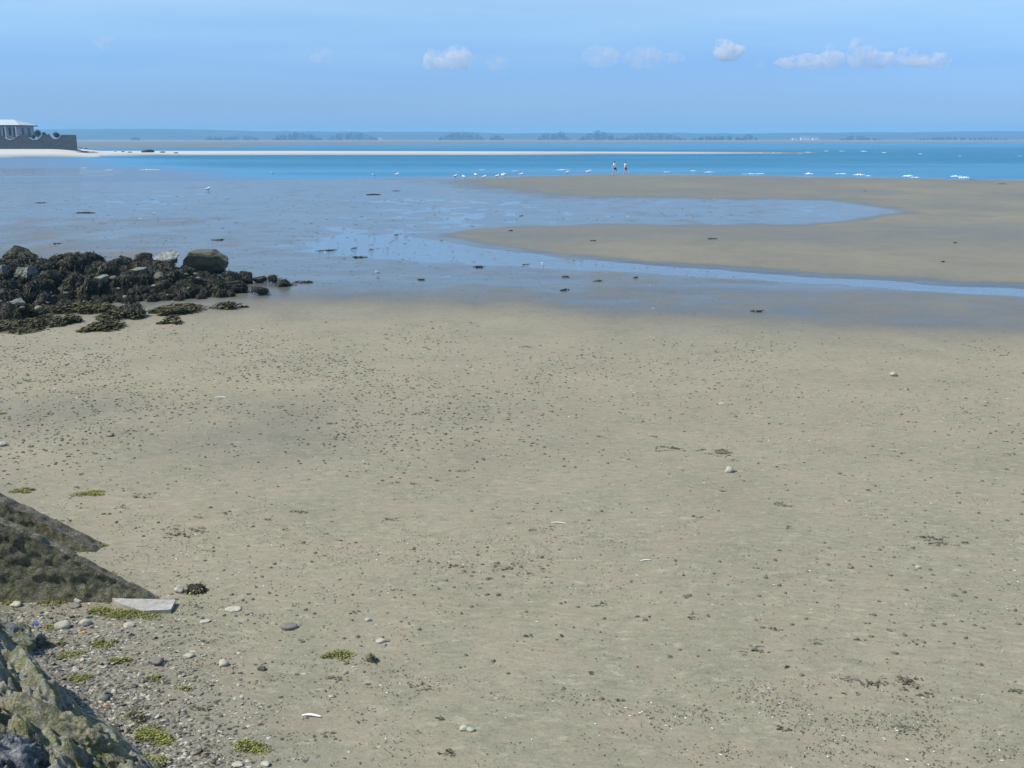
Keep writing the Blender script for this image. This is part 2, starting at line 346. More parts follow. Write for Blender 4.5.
# ------------------------------------------------------------------ beach sheet out to the horizon
def build_ground():
    v = np.linspace(1 / 5.5, 1 / 420., 900); rows = list(1 / v) + list(np.geomspace(430, 9000, 70))
    rows = [-60, -30, -12, -4, 0, 2, 3.5, 4.5] + rows
    # spread: no row gap above 1.2 m from 60 to 170 m, fine near shorelines
    rows = np.array(rows); ts = np.concatenate([np.linspace(-3, -0.75, 30)[:-1], np.linspace(-0.75, 0.75, 460), np.linspace(0.75, 3, 30)[1:]])
    Yg, T = np.meshgrid(rows, ts, indexing='ij'); Xg = T * (np.maximum(Yg, 0) + 8)
    Z = height(Xg, Yg); nr, nc = Z.shape
    P = np.stack([Xg.ravel(), Yg.ravel(), Z.ravel()], 1)
    idx = np.arange(nr * nc).reshape(nr, nc)
    Q = np.stack([idx[:-1, :-1], idx[:-1, 1:], idx[1:, 1:], idx[1:, :-1]], -1).reshape(-1, 4)
    me = bpy.data.meshes.new('beach'); me.vertices.add(len(P)); me.vertices.foreach_set('co', P.ravel())
    me.loops.add(Q.size); me.loops.foreach_set('vertex_index', Q.ravel()); me.polygons.add(len(Q))
    me.polygons.foreach_set('loop_start', np.arange(0, Q.size, 4)); me.polygons.foreach_set('loop_total', np.full(len(Q), 4))
    me.polygons.foreach_set('use_smooth', np.ones(len(Q), bool)); me.update(); me.validate()
    sx, sy = project(Xg, np.maximum(Yg, .2), 0.0)
    n = fbm2(Xg * 0.15, Yg * 0.09, 4, 21)
    wet = sstep(0.115, 0.014, Z + 0.022 * n + 0.012 * fbm2(Xg * .9, Yg * .35, 3, 88))
    # damp hollow in the lugworm zone
    damp = 0.37 * (0.55 + 0.9 * fbm2(Xg * 0.5, Yg * 0.3, 4, 51)) * sstep(0.05, 0.4, n + 0.25) * sstep(40, 70, sy - 350) * sstep(170, 90, sy - 350) * sstep(720, 250, sx)
    bank = 0.52 * sstep(300, 285, sy) * sstep(170, 180, sy) * (0.8 + 0.5 * n) + 0.6 * sstep(352, 300, sy + 8 * n) * sstep(480, 700, sx) * (sy > 285)
    wet = np.where(sy < 165, wet, np.maximum(wet, bank)); wet = np.maximum(wet, damp); wet = np.where(sy < 165, wet * .6, wet); wet = np.where(sy < 150, .55 + .3 * n, wet)
    sh = sstep(0.9, -1.2, -bank_height(Xg, Yg) - 0.9 + n * 1.2) * sstep(25, 15, Yg)
    pale = np.where((sy < 160) & (Yg > 100), sstep(0.02, 0.3, Z), 0) * np.where(sy < 150, 0.12, 1)
    for nm, a in (('wet', wet), ('shingle', sh), ('pale', pale)):
        at_ = me.attributes.new(nm, 'FLOAT', 'POINT'); at_.data.foreach_set('value', a.ravel().astype(np.float32))
    me.materials.append(M['sand']); o = bpy.data.objects.new('beach', me); C.objects.link(o)
    G['rows'] = rows.tolist(); G['ts'] = ts.tolist(); G['Z'] = Z.tolist()
    return tag(o, kind='structure')
build_ground()

def water_sheet(name, mat, y0, y1, z, nrow, shallow_fn):
    ys = np.geomspace(y0, y1, nrow); ts = np.linspace(-1.4, 1.4, 60); Yg, T = np.meshgrid(ys, ts, indexing='ij'); Xg = T * (Yg + 8)
    idx = np.arange(Yg.size).reshape(Yg.shape)
    Q = np.stack([idx[:-1, :-1], idx[:-1, 1:], idx[1:, 1:], idx[1:, :-1]], -1).reshape(-1, 4)
    o = mesh_obj(name, np.stack([Xg.ravel(), Yg.ravel(), np.full(Yg.size, z)], 1), Q.tolist(), mat)
    a = o.data.attributes.new('shallow', 'FLOAT', 'POINT'); sx, sy = project(Xg, Yg, 0); a.data.foreach_set('value', shallow_fn(sx, sy).ravel().astype(np.float32))
    return tag(o, kind='structure')
water_sheet('tidal_pool', M['pool'], 30, 112, 0.0, 40, lambda x, y: 0.5 + 0 * x)
water_sheet('sea', M['sea'], 112.5, 5000, 0.0, 160, lambda x, y: np.where(y > 155, sstep(158, 172, y), 0.75 * sstep(152, 146, y)) * 0.8 + (0.25 * sstep(500, 0, x) + 1.3 * sstep(260, 60, x + (y - 168) * -6)) * (y > 155))

# ------------------------------------------------------------------ far shore
M['hill'] = plain('far_fields', (0.035, 0.052, 0.052), (0.06, 0.078, 0.072), 0.004, 0.95, 0)
M['wood'] = plain('far_foliage', (0.012, 0.032, 0.022), (0.028, 0.052, 0.03), 0.05, 0.95, 0)
def build_hills():
    xs = np.linspace(-3600, 3600, 400); prof = np.interp(xs, [-3600, -1750, -1500, -1100, -800, 0, 900, 1700, 3600], [30, 33, 36, 34, 27, 22, 20, 26, 30])
    prof = prof + 4 * fbm2(xs * 0.004, xs * 0, 4, 5) + 2.5 * np.maximum(0, fbm2(xs * 0.03, xs * 0, 3, 6))
    V, F = [], []; deps = [(3000, 0.3), (3150, .35), (3400, .75), (3700, 1.0), (4100, 1.0), (4600, 0.3)]
    for k, (y, f) in enumerate(deps):
        for x, h in zip(xs, prof): V.append((x, y + 60 * math.sin(x * .003 + k), h * f if k else 0.2))
    n = len(xs)
    for k in range(len(deps) - 1):
        for i in range(n - 1): F.append((k * n + i, k * n + i + 1, (k + 1) * n + i + 1, (k + 1) * n + i))
    tag(mesh_obj('hills', V, F, M['hill']), kind='structure')
build_hills()
def leaf_blob(acc, c, r, n, g, size):
    for _ in range(n):
        d = g.normal(size=3); d /= np.linalg.norm(d); p = c + d * r * g.uniform(0.45, 1.0) ** 0.5
        a = g.normal(size=3); a /= np.linalg.norm(a); b = np.cross(a, d); b /= np.linalg.norm(b) + 1e-6; s = size * g.uniform(.6, 1.3)
        pydata_add(acc, [p - a * s - b * s * .6, p + a * s - b * s * .6, p + a * s + b * s * .6, p - a * s + b * s * .6], [(0, 1, 2, 3)])
woods = [(145, 8, 4, 'tiny dark copse on the far shore left of all the other woods'), (222, 20, 4.5, 'small dark wood on far shore, left part of the pair nearest the house'),
         (248, 38, 5.0, 'long low dark wood on far shore just left of the tall rounded wood'), (303, 50, 8, 'tall rounded dark wood on far shore with a gap to its right'),
         (357, 50, 8, 'dark wood on far shore with its tallest trees at the right end'), (463, 46, 9, 'dome-shaped dark wood standing alone on the far shore'),
         (497, 14, 6, 'little dark copse just right of the dome-shaped wood on far shore'), (553, 34, 9, 'flat-topped dark wood on the far shore behind the two walkers, left one'),
         (596, 38, 9.5, 'peaked dark wood on the far shore straight above the two walkers'), (648, 66, 7, 'long low wood trailing right from the peaked wood on far shore'),
         (712, 52, 5.5, 'faint long wood on far shore left of the white buildings'), (742, 16, 6.5, 'faint round copse on far shore nearest left of the white buildings'),
         (850, 40, 4.5, 'faint low wood on far shore just right of the white buildings'), (950, 90, 4.5, 'faint long wood on far shore at the far right of view')]
def build_wood(px, w, h, label):
    D = 2500 + random.uniform(-150, 150); s = D / FPX; X = (px - 512) * s; g = np.random.default_rng(int(px))
    acc = ([], [], []); n = max(4, int(w / 2.6)); half = w * s / 2
    for k in range(n):
        u = (k + .5) / n * 2 - 1; env = (1 - abs(u) ** 3.0) * (0.6 + 0.4 * (fbm2(np.array([u * 2.2 + px]), np.array([0.]), 3, 8)[0] + .6))
        hh = max(3.5, h * s * min(env, 1.05)); r = min(hh * .5, 5.5 + g.uniform(0, 2))
        x = X + u * half + g.uniform(-2, 2); y = D + g.uniform(-14, 14)
        for j in range(max(1, int(hh / r))): leaf_blob(acc, np.array([x + g.uniform(-2, 2), y, hh - r - j * r * 1.1]), r, 55, g, 0.9)
        pydata_add(acc, [(x - .4, y, .2), (x + .4, y, .2), (x + .25, y + .3, hh * .6), (x - .25, y + .3, hh * .6)], [(0, 1, 2, 3)])
    o = acc_obj('distant_wood', acc, M['wood'], smooth=False); tag(o, label, 'wood', 'woods on the far shore', 'stuff')
for w in woods: build_wood(*w)
M['white_wall'] = plain('white_render', (0.75, 0.74, 0.72), (0.82, 0.81, 0.79), 0.3, 0.8, 0)
M['slate'] = plain('grey_slate', (0.20, 0.20, 0.22), (0.27, 0.27, 0.29), 0.5, 0.7, 0)
for px, w, h, lab in [(787, 5, 2.2, 'small white building at left of the cluster on the far shore'), (797, 9, 3.2, 'largest white building in the cluster on the far shore'),
                      (807, 6, 3.0, 'white building at right end of the cluster on the far shore'), (384, 4, 2.6, 'small white building beside the wood with tall right end')]:
    D = 2440; s = D / FPX; e = empty('far_building', ((px - 512) * s, D, 0.5), lab, 'building', 'white buildings on the far shore')
    W, Hh = w * s, h * s
    bm = bmesh.new(); box(bm, (0, 0, Hh * .35), (W, 9, Hh * .7)); bm_obj('wall', bm, M['white_wall'], e)
    mesh_obj('roof', [(-W / 2 - .3, -5, Hh * .7 + .01), (W / 2 + .3, -5, Hh * .7 + .01), (W / 2 + .3, 5, Hh * .7 + .01), (-W / 2 - .3, 5, Hh * .7 + .01), (-W / 2 - .3, 0, Hh), (W / 2 + .3, 0, Hh)],
             [(0, 1, 5, 4), (2, 3, 4, 5), (0, 4, 3), (1, 2, 5), (3, 2, 1, 0)], M['slate'], e, False)
# ------------------------------------------------------------------ haze
hz = NT('haze_air'); hz.t.nodes.remove(hz.p); pv = hz.n('ShaderNodeVolumePrincipled'); pv.inputs['Color'].default_value = (0.315, 0.67, 1.0, 1); pv.inputs['Density'].default_value = 0.00029
hz.l(pv.outputs[0], hz.out.inputs['Volume'])
bm = bmesh.new(); box(bm, (0, 4400, 27), (56000, 9400 + 400, 60)); hzo = bm_obj('haze', bm, hz.m); tag(hzo, kind='stuff')
# ------------------------------------------------------------------ clouds
def cloud_mat(name, dens):
    t = NT(name); t.t.nodes.remove(t.p); v = t.coord((1, 1, 1)); n = t.noise(v, 0.0078, 6, 0.6)
    p = t.n('ShaderNodeVolumePrincipled'); p.inputs['Color'].default_value = (1, 1, 1, 1); p.inputs['Anisotropy'].default_value = 0.0
    t.l(t.math('MULTIPLY', t.math('MULTIPLY', t.math('SUBTRACT', n, 0.43), 6.0, True), dens), p.inputs['Density']); t.l(p.outputs[0], t.out.inputs['Volume']); return t.m
CM = [cloud_mat('thin_cloud', 0.0019), cloud_mat('soft_cloud', 0.0056), cloud_mat('bright_cloud', 0.0105)]
clouds = [(103, 42, [(0, 0, 11, 6)], 0, 'tiny thin puff of cloud at far left of the sky'), (322, 55, [(0, 0, 11, 8), (-8, 3, 7, 4)], 0, 'small round faint cloud second from the left'),
          (447, 59, [(-10, 1, 14, 9), (9, 0, 15, 11), (0, 2, 18, 8)], 1, 'white oval cloud left of the middle of the sky'), (497, 63, [(0, 0, 11, 6)], 0, 'small faint cloud just right of the white oval cloud'),
          (603, 57, [(0, 0, 20, 10)], 0, 'very faint broad cloud, left half of the hazy pair'), (645, 58, [(0, 0, 20, 10), (24, 1, 14, 5)], 0, 'faint cloud trailing right, right half of the hazy pair'),
          (728, 50, [(-4, -2, 11, 7), (7, 1, 9, 6), (0, 5, 12, 5)], 2, 'compact brightest white cloud right of the middle'), (760, 63, [(0, 0, 8, 4)], 0, 'wisp of cloud between the compact bright cloud and the long one'),
          (860, 58, [(-66, 4, 14, 5), (-46, 3, 18, 7), (-26, 1, 14, 8), (-4, -3, 11, 12), (8, -1, 10, 10), (22, 2, 13, 7), (42, -1, 12, 8), (58, 3, 12, 6), (74, 2, 11, 7), (-29, -11, 5, 4)], 1, 'long heaped white cloud at the right, the widest of all')]
CD = 15000.0
for px, py, puffs, mi, lab in clouds:
    r = ray(px, py); c = r * (CD / r.y); c.z += CAM_H; s = CD / FPX * 1.03; acc = ([], [], [])
    bm = bmesh.new()
    for k, (dx, dy, w, h) in enumerate(puffs):
        V, F = ico(3); V = V * (1 + 0.38 * fbm(V * 2.2 + px + k, 3, k))[:, None]; V = V * np.array([w * .98, w * .75, h * 1.12]) * s + np.array([dx, 0, -dy]) * s
        V[:, 2] = np.maximum(V[:, 2], -11 * s + 2.5 * s * fbm(V * .004, 2, 3))
        vs = [bm.verts.new(v) for v in V]
        for f in F: bm.faces.new([vs[i] for i in f])
    o = bm_obj('cloud', bm, CM[mi], smooth=True); o.location = c
    rm = o.modifiers.new('join', 'REMESH'); rm.mode = 'VOXEL'; rm.voxel_size = s * 1.2
    tag(o, lab, 'cloud', 'small clouds low in the sky')
# ------------------------------------------------------------------ materials of the near things
M['concrete'] = rocky('weathered_concrete', [(0.13, 0.13, 0.088), (0.25, 0.245, 0.17), (0.40, 0.385, 0.285)], 9.0, (0.12, 0.14, 0.04), 0.54, (0.48, 0.46, 0.37), 0.9, 1.0, 0.05)
M['concrete_top'] = rocky('worn_concrete_edge', [(0.085, 0.082, 0.058), (0.17, 0.16, 0.115), (0.29, 0.275, 0.21)], 4.0, (0.09, 0.11, 0.03), 0.60, (0.45, 0.42, 0.36), 0.9, 1.0, 0.05)
M['weedrock'] = rocky('dark_wet_rock', [(0.012, 0.012, 0.009), (0.028, 0.027, 0.02), (0.06, 0.055, 0.042)], 1.3, (0.04, 0.045, 0.014), 0.60, (0.10, 0.095, 0.075), 0.6, 0.9, 0.05)
M['greyrock'] = rocky('grey_green_rock', [(0.07, 0.07, 0.05), (0.13, 0.13, 0.095), (0.21, 0.205, 0.155)], 1.2, (0.09, 0.10, 0.045), 0.55, (0.32, 0.31, 0.27), 0.85, 0.9, 0.04)
M['whiterock'] = rocky('white_crusted_rock', [(0.16, 0.16, 0.13), (0.45, 0.45, 0.40), (0.66, 0.66, 0.6)], 1.6, (0.10, 0.11, 0.06), 0.60, (0.7, 0.7, 0.66), 0.85, 0.9, 0.04)
M['oliverock'] = rocky('dull_olive_rock', [(0.03, 0.032, 0.022), (0.065, 0.067, 0.047), (0.12, 0.118, 0.088)], 1.6, (0.06, 0.07, 0.028), 0.52, (0.22, 0.215, 0.175), 0.85, 0.9, 0.04)
M['palerock'] = rocky('pale_bare_rock', [(0.10, 0.105, 0.085), (0.22, 0.23, 0.185), (0.38, 0.38, 0.32)], 2.2, (0.16, 0.19, 0.09), 0.56, (0.5, 0.5, 0.45), 0.85, 0.8, 0.04)
M['bankrock'] = rocky('lichened_rock', [(0.085, 0.088, 0.072), (0.29, 0.29, 0.24), (0.58, 0.57, 0.49)], 5.0, (0.27, 0.28, 0.08), 0.52, (0.60, 0.60, 0.54), 0.9, 1.0, 0.05)
M['mossrock'] = rocky('mossy_rock', [(0.16, 0.152, 0.09), (0.33, 0.315, 0.20), (0.48, 0.46, 0.33)], 5.5, (0.20, 0.20, 0.055), 0.55, (0.62, 0.60, 0.50), 0.9, 1.0, 0.05)
M['bluerock'] = rocky('blue_grey_rock', [(0.07, 0.08, 0.088), (0.20, 0.215, 0.22), (0.44, 0.46, 0.45)], 5.0, (0.15, 0.16, 0.08), 0.62, (0.55, 0.58, 0.60), 0.8, 1.0, 0.05)  # blue-grey tone paints in the shade of the bottom left corner
M['slab'] = rocky('pale_flat_stone', [(0.30, 0.29, 0.25), (0.40, 0.385, 0.34), (0.50, 0.48, 0.42)], 2.0, None, 0.5, (0.58, 0.56, 0.5), 0.85, 0.5, 0.02)
M['weed'] = plain('dark_bladder_weed', (0.011, 0.012, 0.008), (0.040, 0.040, 0.023), 6, 0.7, 0.2)
M['weed_olive'] = plain('olive_weed', (0.05, 0.048, 0.016), (0.105, 0.098, 0.036), 7, 0.7, 0.2)
M['weed_green'] = plain('green_sea_lettuce', (0.15, 0.165, 0.03), (0.36, 0.36, 0.10), 9, 0.5, 0.2)
M['weed_black'] = plain('dried_black_weed', (0.055, 0.05, 0.033), (0.12, 0.108, 0.072), 12, 0.9, 0.2)
M['cast'] = plain('dark_cast_sand', (0.10, 0.095, 0.068), (0.165, 0.152, 0.11), 30, 0.8, 0.3)
M['pebble_grey'] = plain('grey_pebble', (0.14, 0.138, 0.112), (0.24, 0.232, 0.19), 14, 0.75, 0.2)
M['pebble_dark'] = plain('dark_pebble', (0.05, 0.049, 0.04), (0.11, 0.105, 0.085), 14, 0.7, 0.2)
M['pebble_pale'] = plain('pale_pebble', (0.30, 0.29, 0.225), (0.50, 0.48, 0.385), 14, 0.8, 0.2)
M['pebble_brown'] = plain('brown_pebble', (0.20, 0.16, 0.11), (0.33, 0.27, 0.19), 14, 0.8, 0.2)
M['shell'] = plain('bleached_shell', (0.72, 0.70, 0.64), (0.85, 0.83, 0.78), 20, 0.7, 0.2)
M['blue'] = plain('blue_plastic', (0.02, 0.13, 0.62), (0.03, 0.17, 0.70), 20, 0.4, 0)
M['orange'] = plain('orange_stone', (0.50, 0.22, 0.09), (0.60, 0.30, 0.13), 20, 0.8, 0.2)

# ------------------------------------------------------------------ sloping concrete walls running down to the sand
def ramp_wall(name, toe, back, slope, length, thick, label, seed):
    """side profile in X-Z, thickness in Y away from the camera; roughened grid surfaces"""
    e = empty(name, (toe.x, toe.y, toe.z - .06), label, 'concrete wall')
    nL, nH, nT = 220, 60, 16; acc = ([], [], [])
    u = np.linspace(0, 1, nL); h = np.linspace(0, 1, nH)
    U, Hh = np.meshgrid(u, h, indexing='ij')
    top = (U * length) * slope; X = -U * length
    jag = 0.018 * fbm2(U * length * 2.3 + seed, U * 0 + seed, 4, seed) + .022 * fbm2(U * length * 14 + seed, U * 0 + seed, 3, seed + 1)
    Z = -0.15 + (top + jag + 0.15) * Hh
    Y = 0.022 * fbm2(X * 2.2 + seed, Z * 2.6, 5, seed + 2) + 0.024 * fbm2(X * 13, Z * 11, 4, seed + 7) - 0.05 * np.clip(1 - Z / .25, 0, 1)
    idx = np.arange(nL * nH).reshape(nL, nH)
    F = np.stack([idx[:-1, :-1], idx[:-1, 1:], idx[1:, 1:], idx[1:, :-1]], -1).reshape(-1, 4).tolist()
    P = np.stack([X.ravel(), Y.ravel(), Z.ravel()], 1); pydata_add(acc, P, F)
    Pb = P.copy(); Pb[:, 1] = thick + 0.03 * fbm2(P[:, 0] * 2, P[:, 2] * 2, 3, seed + 3); pydata_add(acc, Pb, [f[::-1] for f in F])
    acc_obj('side_face', acc, M['concrete'], e)
    acc = ([], [], []); tt = np.linspace(0, 1, nT); U2, T2_ = np.meshgrid(u, tt, indexing='ij')
    yf = Y[:, -1][:, None]; yb = Pb[:, 1].reshape(nL, nH)[:, -1][:, None]
    Yt = yf * (1 - T2_) + yb * T2_; Xt = -U2 * length; Zt = Z[:, -1][:, None] + 0.07 * fbm2(Xt * 6 + seed, Yt * 6, 4, seed + 4) * np.sin(T2_ * math.pi) + 0.003
    idx = np.arange(nL * nT).reshape(nL, nT); F = np.stack([idx[:-1, :-1], idx[:-1, 1:], idx[1:, 1:], idx[1:, :-1]], -1).reshape(-1, 4).tolist()
    pydata_add(acc, np.stack([Xt.ravel(), Yt.ravel(), Zt.ravel()], 1), [f[::-1] for f in F]); acc_obj('sloping_top', acc, M['concrete_top'], e)
    return e
tA = at(166, 601); rA = ramp_wall('sloping_wall', tA, 0, 0.57, 5.0, 0.11, 'front dark concrete wall sloping down to a point on the sand by the pale slab', 3)
tB = at(107, 551); rB = ramp_wall('sloping_wall', tB, 0, 0.56, 4.5, 0.20, 'rear concrete wall with green weed at its toe, partly hidden by the front wall', 11)

# ------------------------------------------------------------------ lichened rocks of the bank, bottom left
def big_rock(name, px, py, z, size, rz, tilt, mat, seed, label, group=None, sub=6, fine_=1.0, **k):
    V, F = rock_verts(sub, seed, **k)
    V = V * np.array(size) / 2
    N = V / (np.linalg.norm(V, axis=1)[:, None] + 1e-9)
    V = V + N * (0.075 * fbm(V * 4.5 + seed, 4, seed + 2) + 0.045 * (0.5 - np.abs(fbm(V * 7 + seed, 3, seed + 8)) * 2) + 0.030 * fine_ * fbm(V * 19 + seed, 3, seed + 3) + 0.016 * fine_ * fbm(V * 45 + seed, 2, seed + 4))[:, None]
    o = mesh_obj(name, V, F, mat); p = on_plane(px, py, z); o.location = p
    o.rotation_euler = Euler((R(tilt[0]), R(tilt[1]), R(rz)), 'XYZ'); return tag(o, label, 'rock', group)
BR = 'rocks of the bank'
def rock_between(p0, z0, p1, z1, w, h, roll, mat, seed, label, sub=6, **k):
    a, b_ = on_plane(*p0, z0 + .36), on_plane(*p1, z1 + .36); d = b_ - a; L = d.length
    o = big_rock('bank_rock', 0, 0, 0, (L * 1.04, w, h), math.degrees(math.atan2(d.y, d.x)), (roll, math.degrees(math.asin(-d.z / L)), 0), mat, seed, label, BR, sub, **k)
    up = Vector((0, 0, 1)); o.location = (a + b_) / 2 - up * h * .35; return o
def rock_face():
    pf, d, n = np.array([-5.24, 9.65]), np.array([.676, -.737]), np.array([-.737, -.676]); nt, ns = 620, 300
    T_, S_ = np.meshgrid(np.linspace(-2.2, 4.9, nt), np.linspace(-.35, 2.9, ns), indexing='ij')
    X = pf[0] + T_ * d[0] + S_ * n[0]; Y = pf[1] + T_ * d[1] + S_ * n[1]
    s = S_ + .16 * fbm2(T_ * 1.3, S_ * 1.3, 4, 61) + .04 * fbm2(T_ * 6, S_ * 6, 3, 62)
    skew = S_ - .22 * T_; q = skew * 2.1 + .7 * fbm2(T_ * .5, S_ * .9, 3, 63); saw = q - np.floor(q); saw = np.where(saw < .8, saw / .8, (1 - saw) / .2)
    z = .46 * np.clip(s, 0, 9) + np.clip(s * 3, 0, 1) * (.15 * saw + .17 * fbm2(T_ * .7, S_ * 3.2, 4, 64) + .10 * (0.5 - np.abs(fbm2(T_ * 1.6, S_ * 6.0, 4, 65)) * 2) + .05 * (0.5 - np.abs(fbm2(T_ * 5, S_ * 14, 4, 67)) * 2) + .05 * fbm2(T_ * 16, S_ * 24, 4, 66) + .05) - .12 * (s < 0)
    z = height(X, Y) + z; idx = np.arange(nt * ns).reshape(nt, ns); F = np.stack([idx[:-1, :-1], idx[1:, :-1], idx[1:, 1:], idx[:-1, 1:]], -1).reshape(-1, 4).tolist()
    o = mesh_obj('rock_face', np.stack([X.ravel(), Y.ravel(), z.ravel()], 1), F, M['bankrock']); return tag(o, 'long sloping rough grey rock face with algae along the edge of the shingle', 'rock face', BR)
rock_face()
rock_between((8, 688), 1.08, (148, 776), .36, .46, .28, -20, M['mossrock'], 22, 'long olive mossy ledge of rock running down to the bottom edge', fine_=1.5, rough=.14, cuts=14)
rock_between((-90, 715), 1.15, (60, 792), .92, .7, .5, -10, M['bluerock'], 23, 'blue-grey pale-speckled rock in the bottom left corner', fine_=2.2, cuts=12)
rock_between((-30, 606), .34, (28, 640), .18, .4, .36, -8, M['bankrock'], 29, 'pale grey rock at the left edge under the concrete wall', sub=5)
rock_between((4, 620), .24, (28, 640), .16, .18, .17, -8, M['bluerock'], 26, 'small blocky grey rock with a dark side at the top of the bank', sub=5)
rock_between((27, 632), .14, (46, 634), .12, .17, .18, 0, M['palerock'], 27, 'rounded pale grey rock at the top of the bank by the shingle', sub=5)
rock_between((104, 760), .12, (168, 800), .0, .4, .3, -10, M['mossrock'], 31, 'yellow-green mossy rock at the bottom edge, foot of the ledge', sub=5)

# ------------------------------------------------------------------ boulders under seaweed, the old jetty on the left
def fronds(V, n, seed, length, width, mats, name, parent, zmin=-0.3, lift=0.01):
    g = np.random.default_rng(seed); acc = ([], [], [])
    idx = g.integers(0, len(V), n)
    for i in idx:
        p = V[i]; d = p / (np.linalg.norm(p) + 1e-9)
        if p[2] < zmin: continue
        side = np.cross(d, [0, 0, 1]) + g.normal(size=3) * .5; side /= np.linalg.norm(side) + 1e-9
        L = length * g.uniform(.5, 1.4); w = width * g.uniform(.6, 1.5); pts = []; q = p + d * lift; v = d * .4 + g.normal(size=3) * .8
        for s in range(4):
            pts.append(q - side * w * (1 - s * .22)); pts.append(q + side * w * (1 - s * .22))
            v = v + np.array([0, 0, -.75]); v /= np.linalg.norm(v); q = q + v * L / 3
            r = np.linalg.norm(q) / (np.linalg.norm(p) + 1e-9)
            if r < 1: q = q / max(r, .2) * 1.02
        pydata_add(acc, pts, [(0, 1, 3, 2), (2, 3, 5, 4), (4, 5, 7, 6)], int(g.choice(len(mats), p=[.62, .26, .12][:len(mats)] if len(mats) == 3 else [.8, .2])) if len(mats) > 1 else 0)
    return acc_obj(name, acc, mats, parent, False)
protos = []
for k in range(9):
    V, F = rock_verts(4, 100 + k, 7, 0.32, 0.16); V = V * np.array([0.5, 0.45, 0.42])
    o = mesh_obj('weedy_boulder', V, F, M['weedrock']); fronds(V, 1000, k, 0.16, 0.020, [M['weed'], M['weed_olive'], M['weed_black']], 'seaweed', o)
    o.location = (0, -900 - k, -50); protos.append(o)
used = [False] * 9
JG = 'seaweed-covered boulders of the old jetty'
JL = 'dark boulder shaggy with brown seaweed in the jetty heap at the left'
def place_boulder(k, loc, s, label, group=JG, flat=1.0):
    rot = (random.uniform(-.25, .25), random.uniform(-.25, .25), random.uniform(0, 6.28)); sc = (s, s, s * flat)
    if not used[k]: o = protos[k]; used[k] = True; o.location = loc; o.rotation_euler = rot; o.scale = sc
    else: o = copy_tree(protos[k], loc, rot, sc)
    return tag(o, label, 'boulder', group)
lo = line([(-60, 322), (0, 322), (60, 314), (100, 306), (135, 302), (170, 301), (205, 299), (235, 297)])
hi = line([(-60, 282), (0, 281), (100, 280), (180, 278), (225, 281), (240, 288)])
cnt = 0; spots = []
for _ in range(4200):
    px = random.uniform(-45, 232); py = random.uniform(hi(px), lo(px)); f = (lo(px) - py) / max(4, lo(px) - hi(px))
    s = random.choice([.45, .55, .65, .8, .95, 1.05]) * random.uniform(.9, 1.1) * (0.75 if f < .25 else 1.0) * (0.7 if px > 195 else 1)
    p = at(px, py)
    if all((p - q).length > 0.40 * (s + t) for q, t in spots):
        spots.append((p.copy(), s)); hgt = 0.10 + 0.45 * min(1, f * 1.6) * (1 if px < 185 else .3)
        place_boulder(random.randrange(9), (p.x, p.y, p.z + hgt * s * 0.9), s, JL)
    if len(spots) > 190: break
for k in range(20):
    px = -8 + k * 8.2 + random.uniform(-3, 3); p = at(px, random.uniform(273, 279)); s = random.uniform(.7, 1.0); place_boulder(random.randrange(9), (p.x, p.y, p.z + random.uniform(.28, .46)), s, JL)
def boulder(px0, px1, ytop, ybase, mat, seed, label, depth=0.8, weed=0, z=0.0, sub=5, cuts=9, shape=None, group='bare boulders of the old jetty'):
    p = at((px0 + px1) / 2, ybase)
    if z: p = on_plane((px0 + px1) / 2, ybase, p.z + z)
    m = mpp(p); w = (px1 - px0) * m; h = (ybase - ytop) * m * 1.02
    if shape is not None:      # an outline of this boulder's own, front to back rounded
        nx = 26; V, F = ico(sub)
    V, F = rock_verts(sub, seed, max(cuts, 15), 0.13, 0.07, (.38, .8))
    if shape == 'trapezoid':
        V[:, 2] = np.clip(V[:, 2], -1, .62) / .62; t = (V[:, 2] + 1) / 2
        V[:, 0] = np.sign(V[:, 0]) * np.abs(V[:, 0]) ** .6; V[:, 1] = np.sign(V[:, 1]) * np.abs(V[:, 1]) ** .6
        V[:, 0] = np.where(V[:, 0] < 0, V[:, 0] * (1 - .24 * t), V[:, 0] * (1 - .22 * t ** 2)); V = V / np.abs(V).max(0)
        V += 0.035 * np.stack([fbm(V * 2.5 + j * 9, 5, seed + j) for j in range(3)], 1)
    V = V * np.array([w / 2, w * depth / 2, h / 2]); o = mesh_obj('boulder', V, F, mat); o.location = (p.x, p.y + w * depth * .3, p.z + h * .46)
    if weed: fronds(V, weed * 3, seed, 0.13, 0.012, [M['weed'], M['weed_olive']], 'seaweed', o, -h * .5) if weed > 0 else None
    return tag(o, label, 'boulder', group)
def skirt(o, n, seed, frac):        # weed on the lower part only
    V = np.array([v.co[:] for v in o.data.vertices]); zm = V[:, 2].min(); zr = V[:, 2].max() - zm
    S = V[V[:, 2] < zm + zr * frac]; fronds(S, n * 3, seed, 0.13, 0.012, [M['weed'], M['weed_olive']], 'seaweed', o, -9)
b = boulder(174, 229, 246, 276, M['greyrock'], 31, 'largest grey boulder with flat top and dark right side, end of the jetty', .8, shape='trapezoid'); skirt(b, 300, 5, .33)
b = boulder(151, 179, 251, 270, M['whiterock'], 33, 'white-topped boulder just left of the largest grey one', .8); skirt(b, 240, 6, .55)
boulder(133, 154, 253, 270, M['oliverock'], 34, 'pointed olive-grey boulder left of the white-topped one', .8)
b = boulder(-6, 28, 245, 268, M['oliverock'], 35, 'rounded olive boulder at the back of the jetty, left edge', .8); skirt(b, 200, 7, .3)
b = boulder(50, 75, 253, 268, M['oliverock'], 36, 'low grey rounded boulder on the jetty skyline', .8); skirt(b, 200, 8, .4)
boulder(13, 38, 266, 284, M['palerock'], 37, 'pale grey-green stone amid the weed near the left edge', .7, z=.38, cuts=14)
